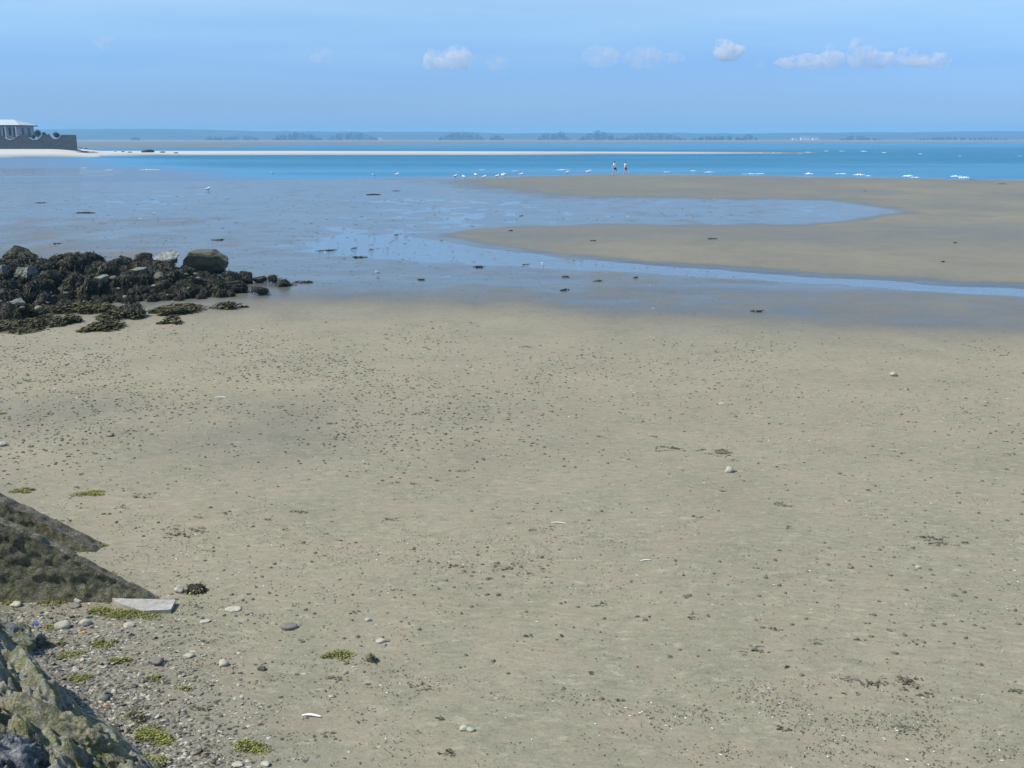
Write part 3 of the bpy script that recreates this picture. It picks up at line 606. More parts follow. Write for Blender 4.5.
boulder(-4, 10, 262, 280, M['palerock'], 38, 'yellowish pale stone touching the left edge', .7, z=.38, cuts=14)
boulder(87, 110, 273, 287, M['palerock'], 39, 'pale mint-green angular stone in the middle of the weed', .7, z=.36, cuts=16)
boulder(3, 26, 298, 309, M['palerock'], 40, 'whitish stone at the foot of the heap near the left edge', .7, z=.3)
boulder(128, 150, 267, 276, M['palerock'], 41, 'flat pale stone lying below the pointed boulder', .7, z=.38, cuts=14)
boulder(152, 166, 268, 284, M['greyrock'], 42, 'yellow-green stained stone under the white-topped boulder', .7, z=.3)
for k in range(26):
    px = random.uniform(-5, 200); py = random.uniform(hi(px) - 12, lo(px) - 6); h_ = .15 + .5 * (lo(px) - py) / 45; q = on_plane(px, py, .1 + h_); w_ = random.uniform(.04, .13)
    V, F = rock_verts(3, 700 + k, 10, .12, .05); o = mesh_obj('stone', V * np.array([w_, w_ * .8, w_ * .6]), F, M[random.choice(['palerock', 'palerock', 'greyrock'])]); o.location = q; tag(o, 'small pale stone caught among the weedy boulders of the jetty', 'stone', 'pale stones in the jetty weed')
for q in [x for x in list(C.objects) if x.get('category') == 'boulder' and x.get('group') == 'bare boulders of the old jetty' and not x.children]: skirt(q, 120, 12, .45)
SG = 'small dark rocks trailing off the jetty end'
for px0, px1, yt, yb, sd_, lab in [(224, 240, 272, 282, 51, 'small dark rounded rock next to the largest grey boulder'), (236, 252, 271, 284, 52, 'taller dark knob of rock in the trail off the jetty'),
        (250, 268, 275, 283, 53, 'low dark rock in the middle of the trail off the jetty'), (267, 278, 275, 283, 54, 'little upright dark rock second from the end of the trail'),
        (275, 292, 278, 287, 55, 'dark peaked rock at the right end of the trail'), (222, 249, 280, 293, 56, 'dark pyramid-shaped weedy rock on the sand before the trail'),
        (248, 268, 286, 295.5, 57, 'dark cone-shaped rock nearest the bare sand right of the jetty')]:
    o = boulder(px0, px1, yt, yb, M['weedrock'], sd_, lab, .8, 45, 0, 5, 13, None, SG)

# ------------------------------------------------------------------ seaweed lying flat, each patch a thing
def weed_patch(px, py, w, mats, label, cat='seaweed', name='seaweed_patch', aspect=0.55, height=0.05, dens=1.0, group=None, rz=0.0, hpx=None, fl=None, loose=False):
    p = at(px, py); m = mpp(p); g = np.random.default_rng(int(px * 7 + py * 13)); W = w * m / 2
    D = (hpx * m / max(0.08, (CAM_H - p.z) / (p - cam.location).length) / 2) if hpx else W * aspect
    fl = fl or np.clip(W * .13, .008, .045); n = int(np.clip(dens * 0.9 * W * D / (fl * fl) * (.6 if loose else 1.6), 24, 2400)); acc = ([], [], [])
    lobes = [(g.uniform(-.8, .8), g.uniform(-.8, .8), g.uniform(.12, .45), g.uniform(.05, .22)) for _ in range(int(4 + w / 4))] if loose else [(g.uniform(-.7, .7), g.uniform(-.55, .55), r_, r_) for r_ in g.uniform(.2, .5, 6)] + [(0, 0, .6, .5)]
    for _ in range(n):
        a, b_, r_, q_ = lobes[g.integers(len(lobes))]; th = g.uniform(0, 6.28); rr = g.random() ** .6 * (1.25 if g.random() < .12 else 1)
        u, v = a + rr * r_ * math.cos(th), b_ + rr * q_ * math.sin(th); q = max(0, 1 - u * u - v * v)
        c = np.array([u * W, v * D, 0.003 + height * q * g.random()]); th = g.normal(0, .9); L = fl * g.uniform(.4, 1.5); wd = fl * g.uniform(.12, .4)
        d = np.array([math.cos(th), math.sin(th), g.uniform(-.1, .5) if not loose else 0]); s = np.array([-d[1], d[0], g.uniform(-.8, .8)]) * wd; k = g.uniform(-.3, .6) * L
        c2 = c + np.array([0, 0, max(0, k) * .5 + .004]); c[2] += .3 * L * max(0, d[2])
        pydata_add(acc, [c - d * L - s, c - d * L + s, c2 + s * 1.2, c2 - s * 1.2, c + d * L + s * .6, c + d * L - s * .6], [(0, 3, 2, 1), (3, 5, 4, 2)], int(g.random() < .25) if len(mats) > 1 else 0)
    o = acc_obj(name, acc, mats, None, False); o.location = p; o.rotation_euler = (0, 0, rz); return tag(o, label, cat, group)
OL = [M['weed_olive'], M['weed']]; DK = [M['weed'], M['weed_olive']]; BK = [M['weed_black'], M['cast']]; GR = [M['weed_green'], M['weed_olive']]
MG = 'mats of weed spread in front of the jetty'
for px, py, w, h, lab in [(10, 329, 72, 17, 'broad olive weed mat on sand at the left edge below the jetty'), (58, 322, 66, 15, 'olive weed mat joined to the jetty foot, right of the left-edge one'),
        (106, 328, 48, 11, 'rounded dark weed mat nearest the open sand below the jetty'), (128, 316, 60, 13, 'weed mat with a raised dark hump below the middle of the jetty'),
        (180, 312, 68, 11, 'long olive weed mat at the right of the jetty foot'), (173, 323, 28, 5, 'short low weed strip under the long olive mat'),
        (228, 308.5, 40, 4.5, 'thin dark weed strip furthest right of the jetty mats'), (80, 311, 80, 14, 'dark weed mat tucked against the jetty foot'), (25, 314, 80, 16, 'dark weed spread against jetty foot at left')]:
    weed_patch(px, py, w, OL, lab, aspect=.5, height=.22, dens=3.0, group=MG, hpx=h, fl=.055)
place_boulder(2, at(128, 318) + Vector((0, .3, .02)), .9, 'low weedy stone on the mat below the middle of the jetty')
WG = 'seaweed scraps stranded on wet sand'
for px, py, w, lab in [(372, 194.5, 20, 'dark flat weed streak alone on the far wet sand'), (397, 191, 10, 'faint weed patch just right of the far dark streak'), (57, 244, 9, 'weed scrap in the shallows behind the left boulders'),
        (40, 203, 12, 'faint weed scrap on far wet flat near left edge'), (86, 213, 24, 'long faint weed line on the wet flat above the boulders'), (218, 240, 14, 'dark weed scrap in shallows above the largest boulder'), (326, 251, 23, 'longest dark weed streak right of the boulders'),
        (353, 248.5, 9, 'small weed scrap right of longest streak'), (371, 250, 8, 'small weed scrap left of the bright channel'), (358, 257.5, 16, 'weed streak just below the two small scraps'), (396, 235, 6, 'weed scrap in the wide pool'),
        (521, 216, 5, 'weed scrap on the far side of the pool'), (303, 282, 24, 'olive weed clump at the tip of the rock trail'), (292, 285, 16, 'dark weed bit joined to rock trail end'), (421, 280, 8, 'weed scrap on wet sand below the channel, left'),
        (481, 267, 15, 'weed streak just below the channel bend'), (525, 265, 8, 'weed scrap under the channel by its bend'), (564, 290.5, 11, 'dark weed scrap furthest from channel, mid wet sand'), (597, 281, 11, 'dark weed scrap between channel and sand edge'), (565, 277, 8, 'small weed scrap above the dark one'),
        (636, 278, 6, 'weed scrap hard under the narrowing channel'), (593, 241, 8, 'weed scrap alone on the sand tongue'), (510, 231, 8, 'weed scrap near the tip of the sand tongue'), (713, 239, 11, 'pair of thin weed flecks on the sand tongue'),
        (955, 243, 5, 'dark fleck at right of the sand tongue'), (943, 262, 4, 'tiny dark fleck at the right end of the tongue'), (756, 311.5, 13, 'weed streak on wet sand under the thin channel'), (972, 180, 7, 'weed scrap at the sea edge under the last breaker'), (1002, 184, 8, 'faint weed scrap at the sea edge near right border'), (865, 191, 4, 'tiny dark scrap on the far bank at right')]:
    weed_patch(px, py, w, DK, lab, aspect=1.2, height=.03, group=WG, fl=.05)
DG = 'dark weed scraps on the open sand'
for px, py, w, lab in [(143, 496, 24, 'dark twiggy weed streak right of the rear wall, upper one'), (123, 507, 17, 'dark matted scrap below the twiggy streak'), (77, 488, 7, 'dark lump left of the green strip'), (80, 475, 11, 'scrap with pale bits above the green strip'), (199, 517, 12, 'dark scrap right of the rear wall'),
        (227, 514, 13, 'speckled scrap beyond the rear wall'), (184, 533, 44, 'long thin weed line right of the walls'), (66, 522, 16, 'thin dark strip beside the rear wall top'), (270, 520, 11, 'small dark scrap left of centre'), (299, 512, 22, 'loose scrap trail left of centre'), (281, 407, 9, 'curl of weed in the upper left sand'), (26, 381, 14, 'thin streak high on the left sand'),
        (525, 347, 14, 'weed scrap at the edge of the damp sand, centre'), (429, 339, 7, 'dark scrap at the damp edge left of centre'), (600, 437, 8, 'dark scrap alone right of the middle'), (654, 437, 11, 'dark scrap next to the long crumbly streak'), (666, 449, 32, 'crumbly streak of dark bits in the middle right'), (389, 520, 18, 'dark scrap with a tail left of the white stick'), (396, 483, 9, 'scrap left of centre, upper of the row'), (412, 484, 7, 'scrap right beside the upper row one'),
        (532, 530, 11, 'dark tangled bit left of the white stick'), (505, 567, 32, 'curved weed trail below centre'), (453, 566, 12, 'scrap with pale bits left of the curved trail'), (463, 471, 14, 'faint scrap in the centre sand'), (712, 453, 40, 'long crumbly weed line above the white stone'), (735, 461, 12, 'dark end of the crumbly line above the white stone'), (781, 505, 24, 'matted scrap right of the white stone'), (870, 491, 8, 'dark dot of weed in the right middle'),
        (936, 541, 44, 'wide disturbed patch of dark bits at right'), (966, 544, 14, 'dark right end of the disturbed patch'), (1011, 455, 15, 'scrap at the right border, upper'), (1011, 470, 13, 'scrap at the right border, lower'), (791, 528, 13, 'scrap in the right middle under the matted one'), (696, 517, 15, 'dark pair of bits right of the white sticks'), (355, 613, 12, 'dark scrap left of the small shell'), (528, 636, 9, 'black bit in the lower middle'),
        (562, 637, 6, 'small black bit right of the lower-middle one'), (599, 605, 19, 'dark streak below the second white stick'), (644, 619, 18, 'brown scrap right of the dark streak'), (418, 688, 26, 'forked dark weed strand lower left of centre'), (440, 719, 9, 'pile of dark bits above the pale stones'), (592, 674, 8, 'small dark scrap lower centre'), (620, 701, 7, 'black scrap lowest in the centre right'), (446, 754, 20, 'slanting dark strand at the bottom centre'), (700, 617, 25, 'spread dark scrap right of centre'), (687, 597, 13, 'small scrap above the spread one'),
        (750, 651, 32, 'wide dark crumbs trail right of centre'), (776, 630, 15, 'thin scrap above the crumb trail'), (816, 642, 20, 'scrap between the crumb trail and dark mound'), (861, 640, 13, 'dark lump left of the black scrap at right'), (917, 643, 18, 'black weed scrap at lower right'), (888, 693, 90, 'widest patch of dark weed crumbs, lower right'), (908, 731, 28, 'patch of weed crumbs nearest the bottom right'), (787, 668, 6, 'single black bit above the widest patch'),
        (1016, 693, 18, 'scrap at the right border low down'), (784, 729, 18, 'thin strand left of the bottom right patch'), (331, 680, 22, 'dark purple-brown scrap below the olive clump'), (323, 737, 24, 'dark scrap with white bits under the white shell'), (195, 712, 34, 'long black weed strip on the shingle edge'), (212, 750, 28, 'dark weed heap low on the shingle edge'), (195, 606, 22, 'black strip right of the pale slab'), (165, 682, 14, 'dark crumbs laid as a shadow amid the green tufts')]:  # last entry: dark crumbs stand in for a shadow on the shingle
    weed_patch(px, py, w, BK, lab, aspect=.75, height=.02, group=DG, dens=1.0 if w < 60 else .7, loose=True, fl=.011 + .00012 * w)
GG = 'green weed on the sand and shingle'
for px, py, w, lab, hh in [(23, 491, 22, 'green weed tuft beside the top of the rear wall', .06), (90, 494, 27, 'long green weed strip right of the rear wall', .05), (90, 546, 26, 'bright green weed on the toe of the rear wall', .06), (3, 414, 10, 'green bit at the left edge of the upper sand', .03), (100, 613, 26, 'green tuft heaped left of the pale slab', .10), (130, 616, 46, 'green weed draped along the near edge of the pale slab', .06),
        (106, 645, 26, 'yellow-green tuft on the shingle below the slab', .05), (119, 662, 22, 'green tuft in the middle of the shingle', .06), (61, 645, 12, 'right of two small bright green tufts by the bank rocks', .05), (47, 645, 10, 'left of two small bright green tufts by the bank rocks', .05), (78, 680, 26, 'bright green weed along the edge of the grey bank rock', .06), (153, 679, 16, 'pale green tuft right on the shingle', .04),
        (184, 690, 13, 'small faint green tuft at the shingle edge', .03), (151, 738, 48, 'largest bright green weed mound low on the shingle', .09), (140, 764, 40, 'yellow-green weed at the bottom edge by the mossy rock', .08), (247, 749, 36, 'olive-green weed strip right of the shingle, bottom', .06), (335, 656, 28, 'olive-green weed clump out on the sand', .07), (345, 655, 14, 'thin yellow-green strands joining the olive clumps', .03), (70, 655, 24, 'green film of weed by the pale stone', .03), (50, 628, 16, 'dull green weed by the blue scrap', .03), (14, 603, 20, 'green weed at the foot of the front wall', .05), (52, 600, 40, 'thin green weed line along the base of the front wall', .04)]:
    weed_patch(px, py, w * 1.3, GR, lab, aspect=.7, height=hh * .6, dens=2.4, group=GG, fl=.009)
weed_patch(369, 662, 19, [M['weed_olive'], M['weed']], 'dark round weed clump right of the olive one', aspect=.8, height=.09, dens=2, group=GG)
weed_patch(134, 720, 26, [M['weed_olive'], M['weed_green']], 'dark green weed hump above the largest green mound', aspect=.8, height=.14, dens=2, group=GG)

# ------------------------------------------------------------------ stones one can point to
def stone(px, py, w, mat, label, hr=0.6, seed=None, name='stone', sink=.25, asp=.8, cat='stone'):
    p = at(px, py); m = mpp(p); W = w * m; V, F = rock_verts(3, seed or int(px + py * 3), 7, .12, .05); V = V * np.array([W / 2, W * asp / 2, W * hr / 2])
    o = mesh_obj(name, V, F, mat); o.location = p + Vector((0, 0, W * hr * (.5 - sink))); o.rotation_euler = (0, 0, random.uniform(-.4, .4)); return tag(o, label, cat)
PP, PG, PB = M['pebble_pale'], M['pebble_grey'], M['pebble_brown']
for a in [(729, 472, 9, PP, 'white rounded stone alone right of the middle', .85), (894, 376, 8, PP, 'pale stone alone high on the right sand', .75), (850, 568, 7, PG, 'grey stone on the right sand below the disturbed patch'), (918, 568, 6, PP, 'pale pebble right of the grey stone, right side'), (381, 642, 11, PP, 'flat pale stone left of centre near the olive weed', .4), (368, 621, 7, PP, 'small whitish stone above the flat pale one'),
          (464, 730, 10, PP, 'left of two pale stones touching, bottom centre', .6), (471, 731, 9, PP, 'right of two pale stones touching, bottom centre', .6), (288, 628, 19, PG, 'flat grey stone with pale top right of the slab', .4), (223, 665, 13, PP, 'white lumpy stone at the outer shingle', .6), (262, 670, 9, M['pebble_dark'], 'dark stone right of the white lumpy one'), (238, 766, 12, PP, 'flat white stone at the bottom edge', .4), (266, 765, 11, PP, 'whitish green-tinged stone at the bottom edge', .5),
          (3, 446, 9, PP, 'white stone at the left edge of the sand', .7), (110, 436, 9, PG, 'grey stone in the lugworm field', .5), (180, 592, 13, PP, 'pale stone left half of the green-topped pair by the wall toe', .7), (54, 599, 7, PP, 'small pale stone at the front wall base', .9), (79, 602, 10, PP, 'pale stone with dark base left of the slab', .7), (75, 607, 12, PG, 'grey stone under the pale one left of slab', .5), (129, 627, 12, PP, 'white angular stone below the slab', .5),
          (157, 664, 17, PG, 'flat grey-white stone mid shingle', .5), (188, 657, 13, PP, 'long white stone at the shingle edge', .4), (85, 625, 13, PP, 'pale block in the upper shingle', .6), (63, 628, 16, PP, 'yellowish pale stone near the blue scrap', .7), (16, 606, 12, PP, 'white stone close to the left edge', .6), (103, 700, 13, PG, 'grey pale stone at the grey rock edge', .6), (205, 622, 11, PP, 'pale flat stone right of the slab', .3), (235, 609, 20, PP, 'faint pale flat stone right of the black strip', .15)]:
    stone(*a)
o = stone(196, 592, 17, M['weedrock'], 'olive weed-covered stone right half of the pair by the wall toe', .65); V = np.array([v.co[:] for v in o.data.vertices]); fronds(V, 150, 4, .05, .008, [M['weed_olive'], M['weed_green']], 'seaweed', o, -.05)
stone(84, 633, 5, M['orange'], 'small orange stone in the shingle', .7); stone(106, 706, 6, M['orange'], 'orange pebble by the edge of the grey bank rock', .7)
# blue plastic scrap
p = at(37, 628); bm = bmesh.new(); r = bmesh.ops.create_cone(bm, cap_ends=True, segments=14, radius1=.020, radius2=.017, depth=.018); bmesh.ops.bevel(bm, geom=bm.edges[:], offset=.003, segments=1)
o = bm_obj('bottle_cap', bm, M['blue']); o.location = p + Vector((0, 0, .045)); o.rotation_euler = (.5, .3, 0); tag(o, 'bright blue scrap of plastic on the shingle by the bank rocks', 'bottle cap')
# shells and sticks
def stick(px, py, w, label, mat, rz, bend=.2, thick=.09, name='driftwood_stick', cat='stick'):
    p = at(px, py); L = w * .85 * mpp(p); thick *= .65; bend *= .5; acc = ([], [], []); n, k = 12, 7; V = []
    for i in range(n):
        u = i / (n - 1); c = np.array([(u - .5) * L, math.sin(u * 5) * L * bend * .3, thick * L * .35 + abs(math.sin(u * 3.1)) * L * .05]); r = thick * L * (.35 + .5 * math.sin(u * math.pi) ** .5) * .6
        for j in range(k): a_ = 6.283 * j / k; V.append(c + np.array([0, math.cos(a_) * r, math.sin(a_) * r * .8]))
    F = [(i * k + j, i * k + (j + 1) % k, (i + 1) * k + (j + 1) % k, (i + 1) * k + j) for i in range(n - 1) for j in range(k)] + [tuple(range(k))[::-1], tuple((n - 1) * k + j for j in range(k))]
    o = mesh_obj(name, V, F, mat); o.location = p; o.rotation_euler = (0, 0, rz); return tag(o, label, cat)
stick(559, 523.5, 19, 'thin white stick in the middle of the sand, left one', M['shell'], -.15, thick=.10); stick(646, 561, 14, 'short white stick right of the thin one', M['shell'], .25, .4, .16)
stick(312, 717, 24, 'white elongated shell fragment bottom left of centre', M['shell'], -.1, .2, .22, 'shell_fragment', 'shell'); stick(221, 398, 15, 'pale flat sliver in the lugworm field', M['shell'], .05, .1, .14, 'shell_fragment', 'shell'); stick(722, 404, 7, 'small white sliver high right of centre', M['shell'], .05, .1, .3, 'shell_fragment', 'shell')
# pale slab
P4 = [at(*q) for q in [(112, 602), (176, 604.5), (171, 613.5), (143, 614.5), (120, 607.5)]]; c = sum(P4, Vector()) / 5; bm = bmesh.new()
top = [bm.verts.new((q.x - c.x, q.y - c.y, .05 - .012 * (k in (0, 4)))) for k, q in enumerate(P4)]; bot = [bm.verts.new((v.co.x * .97, v.co.y * .97, -.03)) for v in top]
bm.faces.new(top[::-1]); bm.faces.new(bot)
for k in range(5): bm.faces.new((top[k], top[(k + 1) % 5], bot[(k + 1) % 5], bot[k]))
bmesh.ops.recalc_face_normals(bm, faces=bm.faces[:]); bmesh.ops.bevel(bm, geom=bm.edges[:], offset=.012, segments=2); bmesh.ops.subdivide_edges(bm, edges=[e for e in bm.edges if e.calc_length() > .1], cuts=5, use_grid_fill=True)
for v in bm.verts: v.co.z += .012 * fbm(np.array([[v.co.x * 6, v.co.y * 6, v.co.z * 6]]), 3, 4)[0]
o = bm_obj('stone_slab', bm, M['slab']); o.location = c; tag(o, 'pale flat stone slab lying on the sand at the toe of the front wall', 'slab')

# ------------------------------------------------------------------ pebbles: the 300 largest one by one, the shingle as a mass
pro = {}
for nm, mt in (('grey', PG), ('dark', M['pebble_dark']), ('pale', PP), ('brown', PB)):
    for k in range(3):
        V, F = rock_verts(2, 300 + k * 7 + len(nm), 12, .16, .08, (.3, .75)); V = V * np.array([.5, .4, .22]); me = bpy.data.meshes.new('pebble'); me.from_pydata(V.tolist(), [], F); me.update()
        me.polygons.foreach_set('use_smooth', [True] * len(F)); me.materials.append(mt); pro[nm, k] = (me, V, F)
PLAB = {'grey': 'grey pebble lying in the shingle at the bottom left', 'dark': 'dark pebble lying in the shingle at the bottom left', 'pale': 'whitish pebble lying in the shingle at the bottom left', 'brown': 'brownish pebble lying in the shingle at the bottom left'}
def shingle_spot():
    while True:
        py = random.uniform(596, 775); px = random.uniform(-10, 265)
        foot = np.interp(py, [600, 640, 690, 730, 770], [0, 35, 68, 100, 150]); d = px - foot
        if d < -8: continue
        if random.random() < math.exp(-max(0, d - 40) / 52) * (0.35 if py < 610 else 1): return px, py
for k in range(290):
    px, py = shingle_spot(); p = at(px, py); s = random.uniform(.032, .062) * (1.5 if random.random() < .12 else 1); nm = random.choices(['grey', 'dark', 'pale', 'brown'], [5, 4, 2, 2])[0]
    o = bpy.data.objects.new('pebble', pro[nm, k % 3][0]); C.objects.link(o); o.location = p + Vector((0, 0, s * .13)); o.scale = (s, s, s * random.uniform(.7, 1.3)); o.rotation_euler = (random.uniform(-.4, .4), random.uniform(-.4, .4), random.uniform(0, 6.28))
    tag(o, PLAB[nm], 'pebble', nm + ' pebbles of the shingle')
acc = ([], [], []); Vb, Fb = ico(1); names = ['grey', 'dark', 'pale', 'brown']
for k in range(9500):
    px, py = shingle_spot() if k < 6000 else (random.uniform(-10, 420), random.uniform(560, 775))
    if k >= 6000 and random.random() > math.exp(-max(0, px - 160) / 130): continue
    p = at(px, py) if k % 5 == 0 else on_plane(px, py, .38); 
    if k % 5: p.z = 0
    s = random.choice([.008, .010, .013, .016, .022, .032]); V = Vb * (1 + .3 * rng.normal(size=(len(Vb), 1))) * np.array([1, .75, .36]) * s * .75; a_ = random.uniform(0, 6.28)
    V = V @ np.array([[math.cos(a_), math.sin(a_), 0], [-math.sin(a_), math.cos(a_), 0], [0, 0, 1]]); pydata_add(acc, V + np.array([p.x, p.y, 0]), Fb, random.choices([0, 1, 2, 3], [5, 4, 3, 2])[0])
Z = height(np.array([v[0] for v in acc[0]]), np.array([v[1] for v in acc[0]])); acc = ([(v[0], v[1], v[2] + z) for v, z in zip(acc[0], Z)], acc[1], acc[2])
tag(acc_obj('shingle', acc, [PG, M['pebble_dark'], PP, PB], None, False), kind='stuff')

# ------------------------------------------------------------------ lugworm casts
def cast_dens(px, py):
    n = 0.5 + fbm2(np.array([px * .012]), np.array([py * .03]), 3, 31)[0]
    a = math.exp(-((py - 385) / 62.) ** 2) * np.interp(px, [-20, 100, 420, 640, 760, 1040], [1.0, 1.0, .75, .32, .22, .16]) + .06 * math.exp(-((py - 560) / 90.) ** 2)
    b_ = .35 * math.exp(-((py - 350) / 14.) ** 2); return (a + b_) * max(.1, n)
cms = []
for k in range(5):
    V, F = ico(2); V = V * (1 + .3 * fbm(V * 2.2 + k * 7, 3, k) + .2 * vnoise(V * 5 + k, k))[:, None] * np.array([.5, .42, .36]); V[:, 2] = np.maximum(V[:, 2], -.06)
    me = bpy.data.meshes.new('worm_cast'); me.from_pydata(V.tolist(), [], F); me.update(); me.materials.append(M['cast']); cms.append(me)
pts = []
while len(pts) < 8200:
    px, py = random.uniform(-15, 1040), random.uniform(322, 768)
    if random.random() < cast_dens(px, py): pts.append((px, py, random.choice([.016, .02, .024, .028, .034, .042, .055]) * random.uniform(.8, 1.15)))
pts.sort(key=lambda q: -q[2] * (q[1] - 138)); acc = ([], [], [])
for k, (px, py, s) in enumerate(pts):
    p = at(px, py)
    if k < 280:
        o = bpy.data.objects.new('worm_cast', cms[k % 5]); C.objects.link(o); o.location = p; o.scale = (s, s, s); o.rotation_euler = (0, 0, random.uniform(0, 6.28)); tag(o, 'little dark mound of lugworm sand on the bare beach', 'worm cast', 'lugworm casts on the beach')
    else:
        V = Vb * (1 + .25 * rng.normal(size=(len(Vb), 1))) * np.array([.55, .45, .38]) * s; V[:, 2] = np.maximum(V[:, 2], -.01); pydata_add(acc, V + np.array(p), Fb)
tag(acc_obj('small_worm_casts', acc, M['cast'], None, False), kind='stuff')
# crumbs of weed and shell strewn over the sand
acc = ([], [], [])
cx_, cy_ = np.array([random.uniform(-10, 1035) for _ in range(52000)]), 330 + 440 * np.array([random.random() for _ in range(52000)]) ** .85
n1_ = fbm2(cx_ * .0055, cy_ * .02, 4, 77); n2_ = fbm2(cx_ * .03, cy_ * .10, 4, 78)
keep_ = .10 + .9 * np.maximum(0, n1_ + .08) * 1.5 + .55 * np.exp(-((cy_ - 545) / 45.) ** 2) * np.interp(cx_, [0, 150, 500, 800], [.8, 1, .8, .15]) + .35 * np.exp(-((cx_ - 180) / 150.) ** 2) * (cy_ > 600)
keep_ = keep_ * np.clip(.5 + 2.6 * n2_, .05, 2)
for px, py, kp in zip(cx_, cy_, keep_):
    if random.random() > kp: continue
    p = on_plane(px, py, .1 + .32 * (py - 330) / 440); s = random.choice([.003, .004, .005, .006, .007, .009]) * (1 + max(0, 480 - py) / 130); L = s * random.uniform(1, 2.2); th = random.gauss(0, .6); d = np.array([math.cos(th), math.sin(th), 0]) * L; e = np.array([-math.sin(th), math.cos(th), random.uniform(-.3, .3)]) * s * .5; c = np.array([p.x, p.y, ground(p.x, p.y) + .006])
    up = np.array([0, 0, random.uniform(.003, .010)]); pydata_add(acc, [c - d, c - e, c + d, c + e, c + up], [(0, 1, 4), (1, 2, 4), (2, 3, 4), (3, 0, 4)], random.choices([0, 1, 2], [5, .9, 5])[0])
tag(acc_obj('weed_and_shell_crumbs', acc, [M['weed_black'], M['shell'], M['cast']], None, False), kind='stuff')
# ragged dark bits on the wet flats
acc = ([], [], [])
for k in range(4200):
    px, py = random.uniform(-20, 760), random.uniform(196, 325)
    if py > EDGE(px) + 12 or (py < T2(px) - 1 and py > T1(px) + 1 and px > 430) or random.random() > (.5 if px < 420 else .3): continue
    p = on_plane(px, py, .012); s = random.uniform(.012, .032) * (1 + max(0, 290 - py) / 60); 
    V = Vb * np.array([s * random.uniform(1, 2.2), s, s * .3]); pydata_add(acc, V + np.array([p.x, p.y, max(0, ground(p.x, p.y))]), Fb, int(random.random() < .012))
tag(acc_obj('wet_flat_crumbs', acc, [M['cast'], M['shell']], None, False), kind='stuff')

# ------------------------------------------------------------------ walkers
M['skin'] = plain('pale_skin', (0.62, 0.42, 0.32), (0.66, 0.46, 0.36), 8, 0.6, 0); M['shirt'] = plain('white_cotton', (0.86, 0.86, 0.86), (0.9, 0.9, 0.9), 8, 0.9, .1)  # skin is the walkers' own pale tone
M['black'] = plain('black_cotton', (0.02, 0.02, 0.025), (0.035, 0.035, 0.04), 8, 0.9, .1); M['hair'] = plain('dark_hair', (0.018, 0.014, 0.012), (0.03, 0.024, 0.02), 20, .6, .1); M['hair2'] = plain('auburn_hair', (0.12, 0.05, 0.035), (0.17, 0.07, 0.05), 20, .6, .1)
M['pale_trouser'] = plain('pale_linen', (0.62, 0.60, 0.55), (0.70, 0.68, 0.62), 8, 0.9, .1)
def skin_mesh(name, V, E, Rd, mat, parent=None, sub=2, root=0):
    Rd = [tuple(1.33 * q for q in r) if isinstance(r, tuple) else 1.33 * r for r in Rd]
    me = bpy.data.meshes.new(name); me.from_pydata(V, E, []); o = bpy.data.objects.new(name, me); C.objects.link(o); me.materials.append(mat)
    md = o.modifiers.new('skin', 'SKIN'); md.use_smooth_shade = True
    for i, r in enumerate(Rd): me.skin_vertices[0].data[i].radius = r if isinstance(r, tuple) else (r, r)
    me.skin_vertices[0].data[root].use_root = True
    s = o.modifiers.new('sub', 'SUBSURF'); s.levels = sub; s.render_levels = sub
    bpy.context.view_layer.update(); ev = o.evaluated_get(bpy.context.evaluated_depsgraph_get()); m2 = bpy.data.meshes.new_from_object(ev); m2.name = name
    o.modifiers.clear(); o.data = m2; m2.materials.clear(); m2.materials.append(mat); m2.polygons.foreach_set('use_smooth', [True] * len(m2.polygons))
    if parent: o.parent = parent
    return o
